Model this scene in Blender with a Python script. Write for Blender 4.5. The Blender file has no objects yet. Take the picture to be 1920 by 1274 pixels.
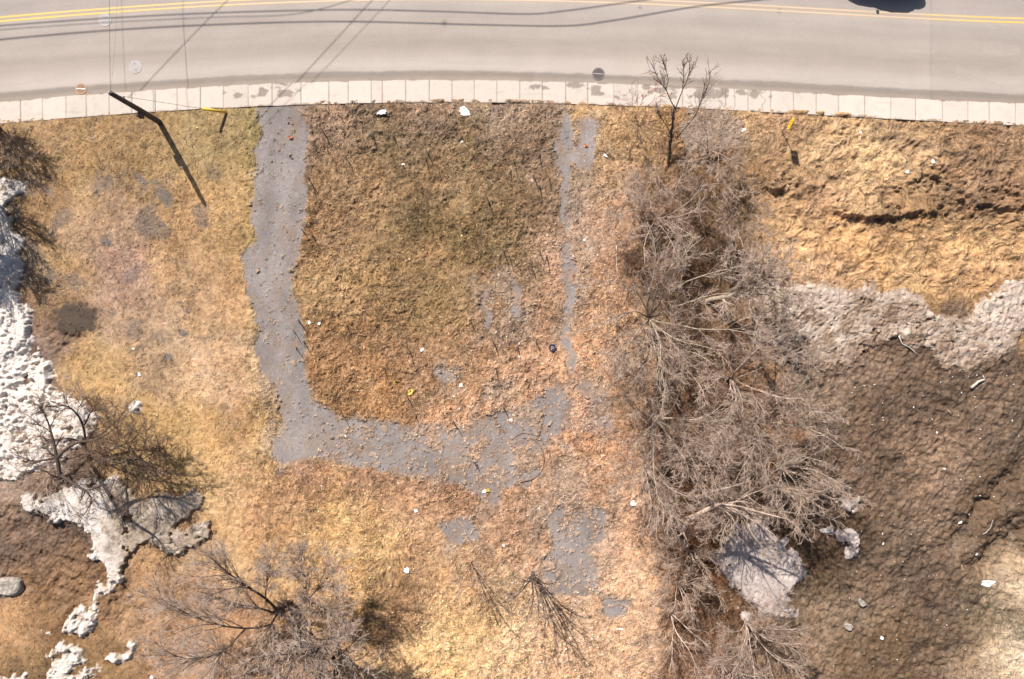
import bpy, math, random
import numpy as np

# ------------------------------------------------------------------ camera, light, exposure
SC = bpy.context.scene
COL = SC.collection
CAM_H = 46.0
PPM = 32.0                      # photo pixels (1920 wide) per metre on the ground
cd = bpy.data.cameras.new('camera'); cam = bpy.data.objects.new('camera', cd); COL.objects.link(cam)
cam.location = (0, 0, CAM_H); cam.rotation_euler = (0, 0, 0)
cd.sensor_width = 36.0; cd.lens = 36.0 * CAM_H / 60.0
cd.clip_start = 0.5; cd.clip_end = 3000
SC.camera = cam
SC.render.resolution_x, SC.render.resolution_y = 1024, 679
SUN_EL = 45.0
SDX, SDY = 0.495, -0.869        # direction shadows fall on the ground
w = bpy.data.worlds.new("World"); SC.world = w; w.use_nodes = True
nt = w.node_tree
bg = nt.nodes['Background']; sky = nt.nodes.new('ShaderNodeTexSky'); sky.sky_type = 'NISHITA'
sky.sun_disc = False; sky.sun_elevation = math.radians(SUN_EL); sky.sun_rotation = math.atan2(-SDX, -SDY)
sky.dust_density = 2.0
nt.links.new(sky.outputs[0], bg.inputs[0]); bg.inputs[1].default_value = 0.065
sd = bpy.data.lights.new('sun', 'SUN'); sd.energy = 5.0; sd.angle = math.radians(0.5); sd.color = (1.0, 0.945, 0.87)
sun = bpy.data.objects.new('sun', sd); COL.objects.link(sun)
from mathutils import Vector
_c = math.cos(math.radians(SUN_EL)); _s = math.sin(math.radians(SUN_EL))
sun.rotation_euler = Vector((SDX*_c, SDY*_c, -_s)).to_track_quat('-Z', 'Y').to_euler()
sun.location = (-20, 30, 40)
SC.view_settings.view_transform = 'Standard'; SC.view_settings.look = 'None'
SC.view_settings.exposure = 0.58; SC.view_settings.gamma = 1.0

# ------------------------------------------------------------------ helpers
def W(px, py, h=0.0):
    """photo pixel + height -> metres"""
    k = (CAM_H - h) / CAM_H
    return ((px - 960) / PPM * k, (637 - py) / PPM * k, h)

def tag(o, label=None, cat=None, group=None, kind=None):
    if label: o['label'] = label
    if cat: o['category'] = cat
    if group: o['group'] = group
    if kind: o['kind'] = kind
    return o

def empty(name, loc=(0, 0, 0), rz=0.0):
    o = bpy.data.objects.new(name, None); COL.objects.link(o); o.location = loc; o.rotation_euler = (0, 0, rz)
    o.empty_display_size = 0.2
    return o

def lin(c):
    c = np.asarray(c, float) / 255.0
    return np.where(c <= 0.04045, c / 12.92, ((c + 0.055) / 1.055) ** 2.4)

_tabs = {}
def vnoise(x, y, seed=0):
    """smooth value noise, about -1..1"""
    if seed not in _tabs:
        _tabs[seed] = np.random.default_rng(seed + 7).random((256, 256)).astype(np.float32) * 2 - 1
    T = _tabs[seed]
    xi = np.floor(x).astype(np.int64); yi = np.floor(y).astype(np.int64)
    fx = (x - xi); fy = (y - yi)
    fx = fx*fx*fx*(fx*(fx*6-15)+10); fy = fy*fy*fy*(fy*(fy*6-15)+10)
    x0 = xi & 255; x1 = (xi + 1) & 255; y0 = yi & 255; y1 = (yi + 1) & 255
    return ((T[y0, x0]*(1-fx)+T[y0, x1]*fx)*(1-fy) + (T[y1, x0]*(1-fx)+T[y1, x1]*fx)*fy).astype(np.float32)

def fbm(x, y, scale, seed=0, oct=4, gain=0.5):
    s = 0; a = 1.0; n = 0
    for i in range(oct):
        c, d = math.cos(0.6*i+0.3), math.sin(0.6*i+0.3)
        u = (x*c - y*d) / scale * 2**i + 17.3*i; v = (x*d + y*c) / scale * 2**i + 5.1*i
        s = s + a * vnoise(u, v, seed + i); n += a; a *= gain
    return s / n * 1.6

def sstep(a, b, x):
    t = np.clip((x - a) / (b - a), 0, 1); return t*t*(3-2*t)

def mesh_np(name, V, F, mat, parent=None, col=None, smooth=True, loc=None):
    """V (n,3), F list of arrays (m,k)"""
    me = bpy.data.meshes.new(name)
    me.vertices.add(len(V)); me.vertices.foreach_set('co', np.ascontiguousarray(V, np.float32).ravel())
    if not isinstance(F, (list, tuple)): F = [F]
    F = [f for f in F if len(f)]
    nl = sum(f.size for f in F); nf = sum(len(f) for f in F)
    me.loops.add(nl); me.polygons.add(nf)
    me.loops.foreach_set('vertex_index', np.concatenate([f.ravel() for f in F]).astype(np.int32))
    tot = np.concatenate([np.full(len(f), f.shape[1]) for f in F]); st = np.concatenate([[0], np.cumsum(tot)[:-1]])
    me.polygons.foreach_set('loop_start', st.astype(np.int32))
    me.polygons.foreach_set('use_smooth', np.full(nf, smooth))
    me.update(calc_edges=True)
    if col is not None:
        a = me.color_attributes.new('Col', 'FLOAT_COLOR', 'POINT')
        c = np.ones((len(V), 4), np.float32); c[:, :3] = col
        a.data.foreach_set('color', c.ravel())
    me.materials.append(mat)
    o = bpy.data.objects.new(name, me); COL.objects.link(o)
    if parent: o.parent = parent
    if loc is not None: o.location = loc
    return o

def compact(V, F, col=None):
    used = np.zeros(len(V), bool); used[F.ravel()] = True
    idx = np.cumsum(used) - 1
    return V[used], idx[F], (None if col is None else col[used])

def grid_faces(ny, nx):
    i = np.arange(ny-1)[:, None]*nx + np.arange(nx-1)[None, :]
    return np.stack([i, i+1, i+nx+1, i+nx], -1)

def material(name, base=(0.5, 0.5, 0.5), rough=0.8, attr=False, noise=None, bump=None, metal=0.0, tint=None, spec=0.3):
    m = bpy.data.materials.new(name); m.use_nodes = True
    t = m.node_tree; b = t.nodes['Principled BSDF']; b.inputs['Roughness'].default_value = rough
    b.inputs['Metallic'].default_value = metal; b.inputs['Specular IOR Level'].default_value = spec
    tc = t.nodes.new('ShaderNodeTexCoord')
    if attr:
        a = t.nodes.new('ShaderNodeAttribute'); a.attribute_name = 'Col'; src = a.outputs['Color']
    else:
        r = t.nodes.new('ShaderNodeRGB'); r.outputs[0].default_value = (*base, 1); src = r.outputs[0]
    for (sc, lo, hi, det) in (noise or []):
        n = t.nodes.new('ShaderNodeTexNoise'); n.inputs['Scale'].default_value = sc; n.inputs['Detail'].default_value = det
        t.links.new(tc.outputs['Object'], n.inputs['Vector'])
        mr = t.nodes.new('ShaderNodeMapRange'); mr.inputs['From Min'].default_value = 0.3; mr.inputs['From Max'].default_value = 0.7
        mr.inputs['To Min'].default_value = lo; mr.inputs['To Max'].default_value = hi
        t.links.new(n.outputs['Fac'], mr.inputs['Value'])
        v = t.nodes.new('ShaderNodeVectorMath'); v.operation = 'SCALE'
        t.links.new(src, v.inputs[0]); t.links.new(mr.outputs[0], v.inputs['Scale']); src = v.outputs[0]
    t.links.new(src, b.inputs['Base Color'])
    if bump:
        sc, st, dist = bump
        n = t.nodes.new('ShaderNodeTexNoise'); n.inputs['Scale'].default_value = sc; n.inputs['Detail'].default_value = 4
        t.links.new(tc.outputs['Object'], n.inputs['Vector'])
        bn = t.nodes.new('ShaderNodeBump'); bn.inputs['Strength'].default_value = st; bn.inputs['Distance'].default_value = dist
        t.links.new(n.outputs['Fac'], bn.inputs['Height']); t.links.new(bn.outputs[0], b.inputs['Normal'])
    return m

M_ground = material('ground_matter', attr=True, rough=0.95, noise=[(14, 0.86, 1.14, 3)], bump=(30, 0.4, 0.03), spec=0.15)
M_mud = material('wet_mud', attr=True, rough=0.75, noise=[(9, 0.88, 1.12, 4)], bump=(16, 0.4, 0.04), spec=0.3)
M_snow = material('old_snow', attr=True, rough=0.6, noise=[(6, 0.93, 1.05, 5)], bump=(12, 0.5, 0.05), spec=0.3)
M_asph = material('asphalt', attr=True, rough=0.9, noise=[(60, 0.93, 1.07, 2), (9, 0.96, 1.04, 4)], bump=(90, 0.3, 0.004), spec=0.2)
M_conc = material('concrete', attr=True, rough=0.9, noise=[(20, 0.95, 1.05, 4)], bump=(60, 0.3, 0.004), spec=0.2)
M_blade = material('dry_blades', attr=True, rough=0.9, spec=0.1)
M_leaf = material('dry_leaves', attr=True, rough=0.85, spec=0.15)
M_bark_pale = material('pale_bark', (0.48, 0.375, 0.31), 0.9, noise=[(3, 0.75, 1.25, 4)], spec=0.15)
M_bark_mid = material('grey_brown_bark', (0.42, 0.315, 0.25), 0.9, noise=[(3, 0.7, 1.3, 4)], spec=0.15)
M_bark_brown = material('brown_twigs', (0.19, 0.125, 0.09), 0.9, noise=[(4, 0.7, 1.3, 3)], spec=0.1)
M_bark_dark = material('dark_bark', (0.075, 0.055, 0.045), 0.9, noise=[(6, 0.7, 1.3, 4)], spec=0.2)
M_bark_olive = material('lichen_bark', (0.38, 0.31, 0.24), 0.9, noise=[(8, 0.6, 1.3, 5)], spec=0.15)
M_twig_red = material('rusty_twigs', (0.34, 0.19, 0.12), 0.9, noise=[(5, 0.8, 1.2, 3)], spec=0.1)
M_pole = material('tarred_wood', (0.07, 0.055, 0.047), 0.85, noise=[(12, 0.7, 1.4, 5)])
M_wire = material('cable_rubber', (0.03, 0.03, 0.03), 0.6)
M_steel = material('galvanised_steel', (0.35, 0.35, 0.36), 0.5, metal=0.6, noise=[(30, 0.85, 1.1, 3)])
M_yellow = material('yellow_plastic', (0.80, 0.50, 0.05), 0.5, noise=[(12, 0.85, 1.1, 3)])
M_signy = material('yellow_sign_sheet', (0.80, 0.50, 0.015), 0.4)
M_black = material('black_paint', (0.02, 0.02, 0.02), 0.6)
M_iron = material('worn_cast_iron', (0.30, 0.275, 0.27), 0.55, metal=0.2, noise=[(25, 0.8, 1.2, 4)])
M_iron_dark = material('dark_cast_iron', (0.17, 0.14, 0.13), 0.6, metal=0.2, noise=[(25, 0.8, 1.2, 4)])
M_iron_rust = material('rusty_cast_iron', (0.42, 0.27, 0.17), 0.8, noise=[(25, 0.8, 1.2, 4)])
M_pit = material('drain_darkness', (0.02, 0.018, 0.016), 0.9)  # black that stands in for the shade inside drains and pick holes
M_litter = material('white_litter', (0.76, 0.73, 0.69), 0.6, noise=[(20, 0.9, 1.05, 3)])
M_scrap = material('dirty_white_litter', (0.70, 0.65, 0.58), 0.7, noise=[(20, 0.8, 1.1, 3)])
M_litter_y = material('yellow_litter', (0.62, 0.44, 0.10), 0.6, noise=[(20, 0.8, 1.05, 3)])
M_litter_r = material('red_litter', (0.62, 0.20, 0.10), 0.6, noise=[(20, 0.8, 1.05, 3)])
M_rock = material('pale_stone', (0.50, 0.44, 0.38), 0.9, noise=[(8, 0.8, 1.15, 5)], bump=(20, 0.6, 0.03))
M_stone = material('grey_stone', (0.33, 0.29, 0.25), 0.95, noise=[(5, 0.6, 1.3, 5), (25, 0.8, 1.2, 4)], bump=(9, 0.9, 0.08))
M_water = material('murky_water', (0.085, 0.065, 0.048), 0.35, noise=[(3, 0.85, 1.15, 4)], spec=0.5)

# ------------------------------------------------------------------ curves of the road
kx = np.array([0, 100, 200, 300, 400, 500, 640, 900, 1000, 1150, 1300, 1440, 1560, 1700, 1920], float)
ktop = np.array([192, 185, 177, 169, 163, 158, 154, 152, 154, 157, 165, 171, 178, 186, 195], float)
kbot = np.array([232, 227, 219, 209, 204, 201, 196, 194, 195, 199, 205, 211, 218, 227, 237], float)
pt_ = np.polyfit((kx-960)/960, ktop, 4); pb_ = np.polyfit((kx-960)/960, kbot, 4)
def curve(p, px):
    u = (np.asarray(px, float) - 960) / 960; uc = np.clip(u, -1.05, 1.05)
    d = np.polyder(p)
    return np.polyval(p, uc) + np.polyval(d, uc) * (u - uc) * 0.9
top_y = lambda px: curve(pt_, px)
bot_y = lambda px: curve(pb_, px)

# ------------------------------------------------------------------ masks drawn as polygons (photo pixels on the ground)
G0x, G0y, GS = -160, 100, 3.0
mgx = np.arange(G0x, 2080, GS); mgy = np.arange(G0y, 1420, GS)
MX, MY = np.meshgrid(mgx, mgy)
def poly_mask(polys, blur=2):
    m = np.zeros(MX.shape, bool)
    for P in polys:
        c = np.zeros(MX.shape, bool); P = np.array(P, float); n = len(P)
        for i in range(n):
            x0, y0 = P[i]; x1, y1 = P[(i+1) % n]
            if y0 == y1: continue
            cond = ((y0 > MY) != (y1 > MY)) & (MX < (x1-x0)*(MY-y0)/(y1-y0)+x0)
            c ^= cond
        m |= c
    f = m.astype(np.float32)
    for _ in range(blur):
        f[1:-1] = (f[:-2]+2*f[1:-1]+f[2:])/4; f[:, 1:-1] = (f[:, :-2]+2*f[:, 1:-1]+f[:, 2:])/4
    return f
def samp(f, px, py):
    u = np.clip((px-G0x)/GS, 0, f.shape[1]-1.001); v = np.clip((py-G0y)/GS, 0, f.shape[0]-1.001)
    i = u.astype(int); j = v.astype(int); a = u-i; b = v-j
    return (f[j, i]*(1-a)+f[j, i+1]*a)*(1-b)+(f[j+1, i]*(1-a)+f[j+1, i+1]*a)*b

DRIVE = [
 [(474,195),(568,195),(571,300),(573,370),(566,440),(548,495),(548,560),(572,600),(575,680),(590,745),(620,775),(700,790),(790,795),(850,800),
  (900,790),(930,760),(985,765),(1025,730),(1060,715),(1078,740),(1075,800),(1040,825),(1015,850),(1020,885),(975,910),(900,925),(800,900),(700,885),(640,865),(600,862),
  (565,862),(530,868),(510,845),(512,815),(528,790),(520,750),(490,700),(470,650),(480,620),(462,540),(460,460),(478,440),(470,390),(474,300),(490,250)],
 [(1044,205),(1066,215),(1070,300),(1068,430),(1050,445),(1044,330)],
 [(1082,228),(1118,225),(1120,290),(1110,325),(1082,320),(1066,300),(1078,270)],
 [(1060,440),(1078,480),(1085,560),(1072,620),(1078,700),(1058,720),(1055,640),(1062,560),(1050,480)],
 [(900,545),(918,540),(918,630),(902,620)], [(962,520),(975,530),(975,605),(960,600)],
 [(818,680),(858,685),(860,720),(830,728),(812,705)],
 [(1018,958),(1060,940),(1138,955),(1143,1015),(1100,1035),(1125,1055),(1132,1115),(1040,1118),(1010,1070),(1030,1030)],
 [(1105,955),(1135,950),(1132,965)], [(1130,1120),(1180,1110),(1175,1160),(1130,1165)],
 [(830,975),(890,970),(900,1015),(860,1030),(832,1010)],
 [(900,850),(940,900),(930,960),(890,940)],
]
SNOW_L = [   # left bank
 [(50,620),(95,690),(110,740),(160,760),(195,785),(165,830),(120,870),(40,885),(20,700)],
 [(-60,540),(15,545),(45,560),(70,600),(50,640),(-60,640)], [(-60,850),(40,850),(60,880),(30,900),(-60,890)], [(195,1045),(240,1040),(235,1090),(205,1095)],
 [(150,1150),(175,1140),(190,1160),(170,1185)], [(190,1235),(230,1215),(265,1205),(255,1225),(215,1245)], [(-60,1255),(60,1275),(180,1250),(190,1270),(100,1300),(-60,1300)],
 [(-60,600),(20,600),(50,625),(70,670),(75,720),(60,745),(110,770),(140,800),(138,830),(100,840),(90,870),(60,875),(20,855),(-60,860)],
 [(-60,330),(18,335),(45,345),(65,350),(50,362),(22,368),(18,400),(40,440),(45,500),(20,560),(-60,580)],
 [(45,925),(65,915),(100,925),(150,905),(185,892),(230,900),(260,930),(320,930),(385,918),(388,940),(350,965),(330,985),(345,1000),(400,975),(410,985),(375,1025),(340,1035),
  (300,1030),(280,1010),(250,1030),(235,1060),(190,1055),(160,1045),(185,1030),(180,1000),(160,985),(105,985),(85,960),(50,960)],
 [(165,1080),(180,1080),(200,1105),(225,1075),(238,1085),(215,1115),(195,1125),(205,1160),(185,1150),(175,1110)],
 [(135,1135),(160,1140),(155,1165),(185,1165),(160,1195),(125,1195),(115,1165)],
 [(82,1220),(110,1205),(150,1215),(160,1240),(120,1255),(90,1290),(60,1290),(105,1250)],
 [(155,795),(190,778),(195,785),(165,805)], [(245,755),(268,752),(265,765),(245,768)],
 [(90,1180),(108,1175),(105,1190),(92,1192)],
 [(-40,1085),(5,1090),(32,1100),(5,1115),(-40,1120)],
]
SNOW_RU = [  # dirty frozen bank, upper right
 [(1450,545),(1500,528),(1560,535),(1620,545),(1630,530),(1645,548),(1700,545),(1735,575),(1760,585),(1790,590),(1815,600),(1840,555),(1870,530),(1900,525),(2000,525),(2000,600),
  (1920,620),(1900,660),(1850,690),(1800,700),(1770,700),(1740,660),(1680,640),(1640,650),(1600,690),(1560,700),(1500,690),(1452,690)],
]
SNOW_RL = [
 [(1395,975),(1440,975),(1450,1000),(1500,1040),(1508,1080),(1480,1110),(1490,1150),(1430,1155),(1395,1120),(1350,1070),(1330,1040),(1365,1000)],
 [(1578,940),(1600,925),(1612,930),(1600,965),(1585,962)], [(1572,998),(1590,985),(1612,990),(1605,1045),(1593,1048)],
 [(1540,990),(1562,988),(1565,1000),(1545,1002)], [(1382,1138),(1405,1145),(1402,1170),(1388,1165)],
]
MUD = [
 [(1480,700),(1560,705),(1620,690),(1660,625),(1740,610),(1745,660),(1780,705),(1850,700),(1900,665),(2060,640),(2060,1060),(1915,1085),(1880,1120),(1860,1200),(1780,1270),(1760,1400),
  (1500,1400),(1520,1200),(1490,1100),(1510,1000),(1540,900),(1560,800),(1540,740)],
 [(-60,900),(60,960),(150,1000),(230,1060),(260,1120),(230,1170),(120,1150),(-60,1080)],
 [(100,575),(140,560),(175,585),(180,615),(150,635),(100,680),(70,640),(85,600)],
]
f_drive = poly_mask(DRIVE, 5); f_snL = poly_mask(SNOW_L, 5); f_snRU = poly_mask(SNOW_RU, 7); f_snRL = poly_mask(SNOW_RL, 4); f_mud = poly_mask(MUD, 8)
FAINT = [[(780,770),(960,740),(1040,690),(1100,760),(1090,880),(1160,940),(1190,1150),(1020,1140),(960,1040),(820,1045),(790,930)], [(1040,205),(1125,215),(1120,420),(1095,700),(1040,720),(1048,430)], [(880,500),(1000,500),(1010,640),(890,660)], [(500,640),(560,660),(600,770),(545,880),(490,860)], [(470,620),(500,700),(520,800),(470,780)]]
f_faint = poly_mask(FAINT, 12); f_snL_soft = poly_mask(SNOW_L, 14); f_snRU_soft = poly_mask(SNOW_RU, 16); f_snRL_soft = poly_mask(SNOW_RL, 12)

CP = [  # material colour seen at (x, y): straw, leaves, soil
(60,260,165,135,92),(200,250,160,132,88),(300,300,168,140,92),(420,270,162,140,92),(120,330,172,142,92),(60,400,155,125,82),(150,420,182,152,112),(250,420,170,142,108),
(350,420,188,154,104),(430,420,178,146,94),(220,500,172,142,117),(120,520,188,158,108),(330,520,192,158,112),(420,520,182,148,102),(250,600,184,152,118),(350,640,186,156,122),
(420,600,196,158,112),(430,700,208,170,128),(380,700,208,172,128),(280,680,180,150,114),(180,680,188,154,102),(330,790,192,158,102),(420,800,182,144,96),(360,880,204,168,112),
(450,900,208,168,118),(420,980,208,170,118),(500,950,196,154,108),(330,1000,192,154,108),(100,980,132,110,92),(60,1050,122,100,82),(100,1080,152,118,82),(40,1180,184,144,98),
(100,1130,142,110,76),(50,1250,142,114,76),(170,1230,154,122,82),(20,900,168,142,117),(90,640,146,122,104),(110,560,142,112,86),(260,1130,175,138,98),(350,1150,178,140,102),(450,1180,180,142,104),
(620,230,158,128,106),(800,230,152,124,102),(950,230,156,130,106),(620,270,134,108,82),(720,270,124,102,74),(800,265,112,92,66),(900,270,118,97,69),(1000,280,128,101,77),
(620,340,152,120,86),(700,350,152,120,86),(800,340,136,107,76),(860,330,158,128,92),(950,340,132,104,73),(1020,350,142,112,83),(620,440,147,114,81),(720,440,147,117,81),
(800,410,130,106,73),(880,440,132,107,71),(960,430,137,110,76),(620,540,168,134,93),(700,540,168,132,89),(790,520,150,118,80),(800,600,145,117,80),(880,560,152,120,83),
(960,560,157,121,90),(1020,600,182,138,102),(620,640,162,124,86),(700,640,157,117,81),(640,720,152,114,76),(700,720,172,128,86),(800,700,157,122,91),(880,680,177,137,102),(960,700,187,143,108),
(1090,450,188,148,118),(1130,300,188,148,108),(1150,250,188,148,98),(1160,400,188,144,108),(1110,520,182,134,96),(1140,640,212,162,116),(1110,700,202,148,106),(1110,800,208,152,110),
(1100,900,208,158,116),(1180,960,217,168,127),(1200,1100,217,170,127),(1200,1220,212,168,127),(900,800,202,152,112),(870,930,187,142,107),(960,960,192,148,112),(600,900,167,128,97),
(700,900,162,127,96),(780,950,177,137,101),(820,1030,187,147,107),(650,960,218,175,112),(700,1000,218,175,117),(700,1060,218,178,117),(745,1100,160,124,86),(640,1060,208,163,107),
(900,1150,208,168,117),(850,1200,222,183,127),(960,1230,222,181,132),(1040,1200,217,171,127),(800,1250,218,175,120),(880,1080,202,160,114),(1100,1230,217,171,127),(560,1050,205,165,112),
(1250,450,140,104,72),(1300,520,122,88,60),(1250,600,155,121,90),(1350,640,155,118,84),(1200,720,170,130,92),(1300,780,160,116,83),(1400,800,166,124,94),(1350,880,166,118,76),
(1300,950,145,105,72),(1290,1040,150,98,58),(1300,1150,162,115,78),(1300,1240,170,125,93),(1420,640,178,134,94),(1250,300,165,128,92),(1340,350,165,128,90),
(1430,240,188,152,112),(1550,240,182,147,102),(1700,250,172,140,100),(1880,270,167,134,97),(1560,300,222,183,127),(1620,320,222,184,130),(1700,320,192,157,112),(1800,330,177,142,102),
(1880,340,152,120,87),(1470,330,172,137,94),(1400,390,167,130,90),(1550,390,192,152,107),(1500,420,212,168,112),(1600,430,208,163,107),(1700,400,154,123,87),(1700,450,218,173,114),
(1850,460,218,175,117),(1850,390,145,113,80),(1550,480,203,163,117),(1700,530,197,157,107),(1850,510,187,147,102),(1548,330,150,120,95),
(1500,600,186,168,152),(1520,720,165,140,118),(1600,690,150,125,105),(1700,650,132,107,87),(1650,760,117,94,76),(1745,770,120,98,80),(1750,830,158,130,108),(1752,900,145,119,99),(1850,800,120,98,80),(1650,900,120,98,80),
(1750,1000,130,108,90),(1880,950,112,90,70),(1560,900,122,98,78),(1560,1020,92,70,48),(1540,1100,112,90,67),(1500,1200,146,120,97),(1570,1150,146,122,100),(1650,1080,124,102,84),
(1750,1120,112,90,74),(1850,1080,132,107,84),(1880,1180,140,116,92),(1760,1220,122,100,80),(1640,1240,122,97,72),(1915,1120,222,196,165),(1905,1230,230,205,170),(1845,1255,158,132,105),
(1870,1140,155,133,107),(1850,1150,125,108,84),(1400,1100,150,110,76),(1420,1230,165,130,100),
]
CPa = np.array(CP, float)
CG = 8
cgx = np.arange(-160, 2090, CG); cgy = np.arange(100, 1430, CG)
cX, cY = np.meshgrid(cgx, cgy)
_cx = cX + 26*fbm(cX, cY, 90, 50, 3); _cy = cY + 26*fbm(cX, cY, 90, 60, 3)
num = 0; den = 1e-9
for (x, y, r, g, b) in CPa:
    d2 = ((_cx-x)**2 + (_cy-y)**2) / (48.0**2)
    wgt = np.exp(-d2) + 1e-4/(1+d2)**2
    num = num + wgt[..., None]*lin([r, g, b]); den = den + wgt
CMAP = num / den[..., None]
def cmap_at(px, py):
    u = np.clip((px+160)/CG, 0, CMAP.shape[1]-1.001); v = np.clip((py-100)/CG, 0, CMAP.shape[0]-1.001)
    i = u.astype(int); j = v.astype(int); a = (u-i)[..., None]; b = (v-j)[..., None]
    return (CMAP[j, i]*(1-a)+CMAP[j, i+1]*a)*(1-b)+(CMAP[j+1, i]*(1-a)+CMAP[j+1, i+1]*a)*b
GF = 2.04            # brightness of albedo 1 on flat ground
GAIN = 1.75          # how bright albedo 1 renders on open ground

# ------------------------------------------------------------------ ground height field
STEP = 0.05
fx_ = np.arange(-31.5, 31.5+STEP/2, STEP); fy_ = np.arange(-21.5, 14.6, STEP)
ext = np.array([0.3, 0.8, 1.6, 3, 5, 9, 16, 30, 60, 120, 260, 500, 900.0])
gx = np.concatenate([-31.5-ext[::-1], fx_, fx_[-1]+ext]); gy = np.concatenate([-21.5-ext[::-1], fy_, fy_[-1]+ext])
X, Y = np.meshgrid(gx, gy)
X = X.astype(np.float32); Y = Y.astype(np.float32)
PX = X*PPM+960; PY = 637-Y*PPM
ny, nx = X.shape
oy0 = len(ext)
# strand pattern: noise smeared along a swirling flow
rng = np.random.default_rng(3)
FN, FM = len(fy_), len(fx_)
calm = np.clip(sstep(1400, 1480, PX)*sstep(620, 560, PY) + sstep(600, 640, PX)*sstep(780, 740, PX)*sstep(900, 940, PY), 0, 1)
ang = 1.9*fbm(X, Y, 5.0, 11, 3) + (2.6-1.1*calm)*fbm(X, Y, 0.8, 15, 2) + 1.6*(1-calm)*fbm(X, Y, 0.3, 17, 2) + 0.4
def lic(white, ang, L):
    vx = np.cos(ang); vy = np.sin(ang); out = white.copy()
    for sgn in (-1, 1):
        px = np.tile(np.arange(FM, dtype=np.float32), (FN, 1)); py = np.tile(np.arange(FN, dtype=np.float32)[:, None], (1, FM))
        for k in range(L):
            i = np.clip(px.round().astype(int), 0, FM-1); j = np.clip(py.round().astype(int), 0, FN-1)
            px = px + sgn*vx[j, i]; py = py + sgn*vy[j, i]
            i = np.clip(px.round().astype(int), 0, FM-1); j = np.clip(py.round().astype(int), 0, FN-1)
            out = out + white[j, i]
    out = out/(2*L+1); return (out-out.mean())/out.std()
angf = ang[oy0:oy0+FN, len(ext):len(ext)+FM]
wn = rng.standard_normal((FN, FM)).astype(np.float32)
wn2 = wn + 0; wn2[1:-1, 1:-1] = (wn[1:-1, 1:-1]+wn[:-2, 1:-1]+wn[2:, 1:-1]+wn[1:-1, :-2]+wn[1:-1, 2:])/2.2
Lc = lic(wn, angf, 2); Lc2 = lic(wn2, angf+0.5, 4)
S1 = np.zeros_like(X); S1[oy0:oy0+FN, len(ext):len(ext)+FM] = Lc
S2 = np.zeros_like(X); S2[oy0:oy0+FN, len(ext):len(ext)+FM] = Lc2
del Lc, Lc2, wn, wn2

def bump_at(x0, y0, rx, ry, rot=0.0):
    c, s = math.cos(rot), math.sin(rot); dx = PX-x0; dy = PY-y0
    return np.exp(-(((dx*c+dy*s)/rx)**2+((-dx*s+dy*c)/ry)**2))
wpx = PX + 9*fbm(X, Y, 0.9, 21, 4); wpy = PY + 9*fbm(X, Y, 0.9, 31, 4)
edge = fbm(X, Y, 0.55, 41, 4); efine = fbm(X, Y, 0.22, 43, 3)
d_raw = samp(f_drive, wpx, wpy)
leafcover = fbm(X, Y, 1.3, 45, 5)
cover = 0.55*np.clip(leafcover+0.1, 0, 1)*sstep(560, 720, PY)*sstep(560, 760, PX) + 0.18*sstep(0.1, 0.8, fbm(X, Y, 1.0, 56, 4))*sstep(380, 430, PY) + 0.22*np.clip(fbm(X, Y, 0.7, 46, 4)-0.2, 0, 1)
e2 = fbm(X, Y, 0.11, 44, 2)
m_drive = (d_raw + (0.26*edge + 0.24*efine + 0.16*e2)*sstep(0.0, 0.2, d_raw) - cover) > 0.45
patchy = sstep(790, 880, PX)*sstep(640, 740, PY)*sstep(1190, 1130, PX)*sstep(1180, 1120, PY)*(1-0.5*sstep(920, 960, PY))
m_drive |= (patchy*(0.5+0.5*fbm(X, Y, 1.5, 47, 5)+0.2*efine)) > 0.60
m_drive &= ~((patchy > 0.5) & (leafcover+0.3*efine > 0.42))
m_drive &= ~((efine + 0.4*fbm(X, Y, 0.12, 48, 2)) > 0.95-0.45*sstep(600, 760, PY)*sstep(560, 640, PX))
sL = samp(f_snL, wpx, wpy); sRU = samp(f_snRU, wpx, wpy); sRL = samp(f_snRL, wpx, wpy)
snfade = fbm(X, Y, 0.8, 49, 5)
sLn = sL + (0.42*fbm(X, Y, 1.4, 51, 4) + 0.22*edge + 0.30*efine)*sstep(0.0, 0.2, sL)
m_sL = (sLn > 0.50-0.05*bump_at(60,740,90,150)+0.10*bump_at(150,790,50,60))
m_sRU = (sRU + 0.36*edge + 0.40*efine + 0.25*snfade*sstep(570, 640, PY) - 0.25*sstep(560, 690, PY)*np.clip(snfade+0.4, 0, 1.4)*sstep(1840, 1700, PX)) > 0.5
m_sRL = (sRL + 0.3*edge + 0.3*efine) > 0.5
inside = (np.abs(X) < 31.6) & (Y < 14.4) & (Y > -21.4)
m_sL &= (sL > 0.03) & inside; m_sRU &= (sRU > 0.03) & inside; m_sRL &= (sRL > 0.03) & inside; m_drive &= inside
m_snow = m_sL | m_sRU | m_sRL
mud = np.clip(samp(f_mud, wpx, wpy) + 0.15*edge, 0, 1)
m_drive &= ~m_snow
below = PY - bot_y(PX)                    # >0: on the field side of the pavement
field = sstep(-14, -5, below)
near = sstep(0, 120, below)
wetsoft = np.clip(samp(f_snL_soft, PX, PY)+samp(f_snRU_soft, PX, PY)+samp(f_snRL_soft, PX, PY), 0, 1)

def seg_side(pts):
    """distance along y to a polyline (positive below it) and fade at its ends"""
    xs = np.array([p[0] for p in pts], float); ys = np.array([p[1] for p in pts], float)
    yy = np.interp(PX + 8*edge, xs, ys)
    return PY + 4*edge - yy, sstep(xs[0]-5, xs[0]+25, PX)*sstep(xs[-1]+5, xs[-1]-25, PX)

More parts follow.
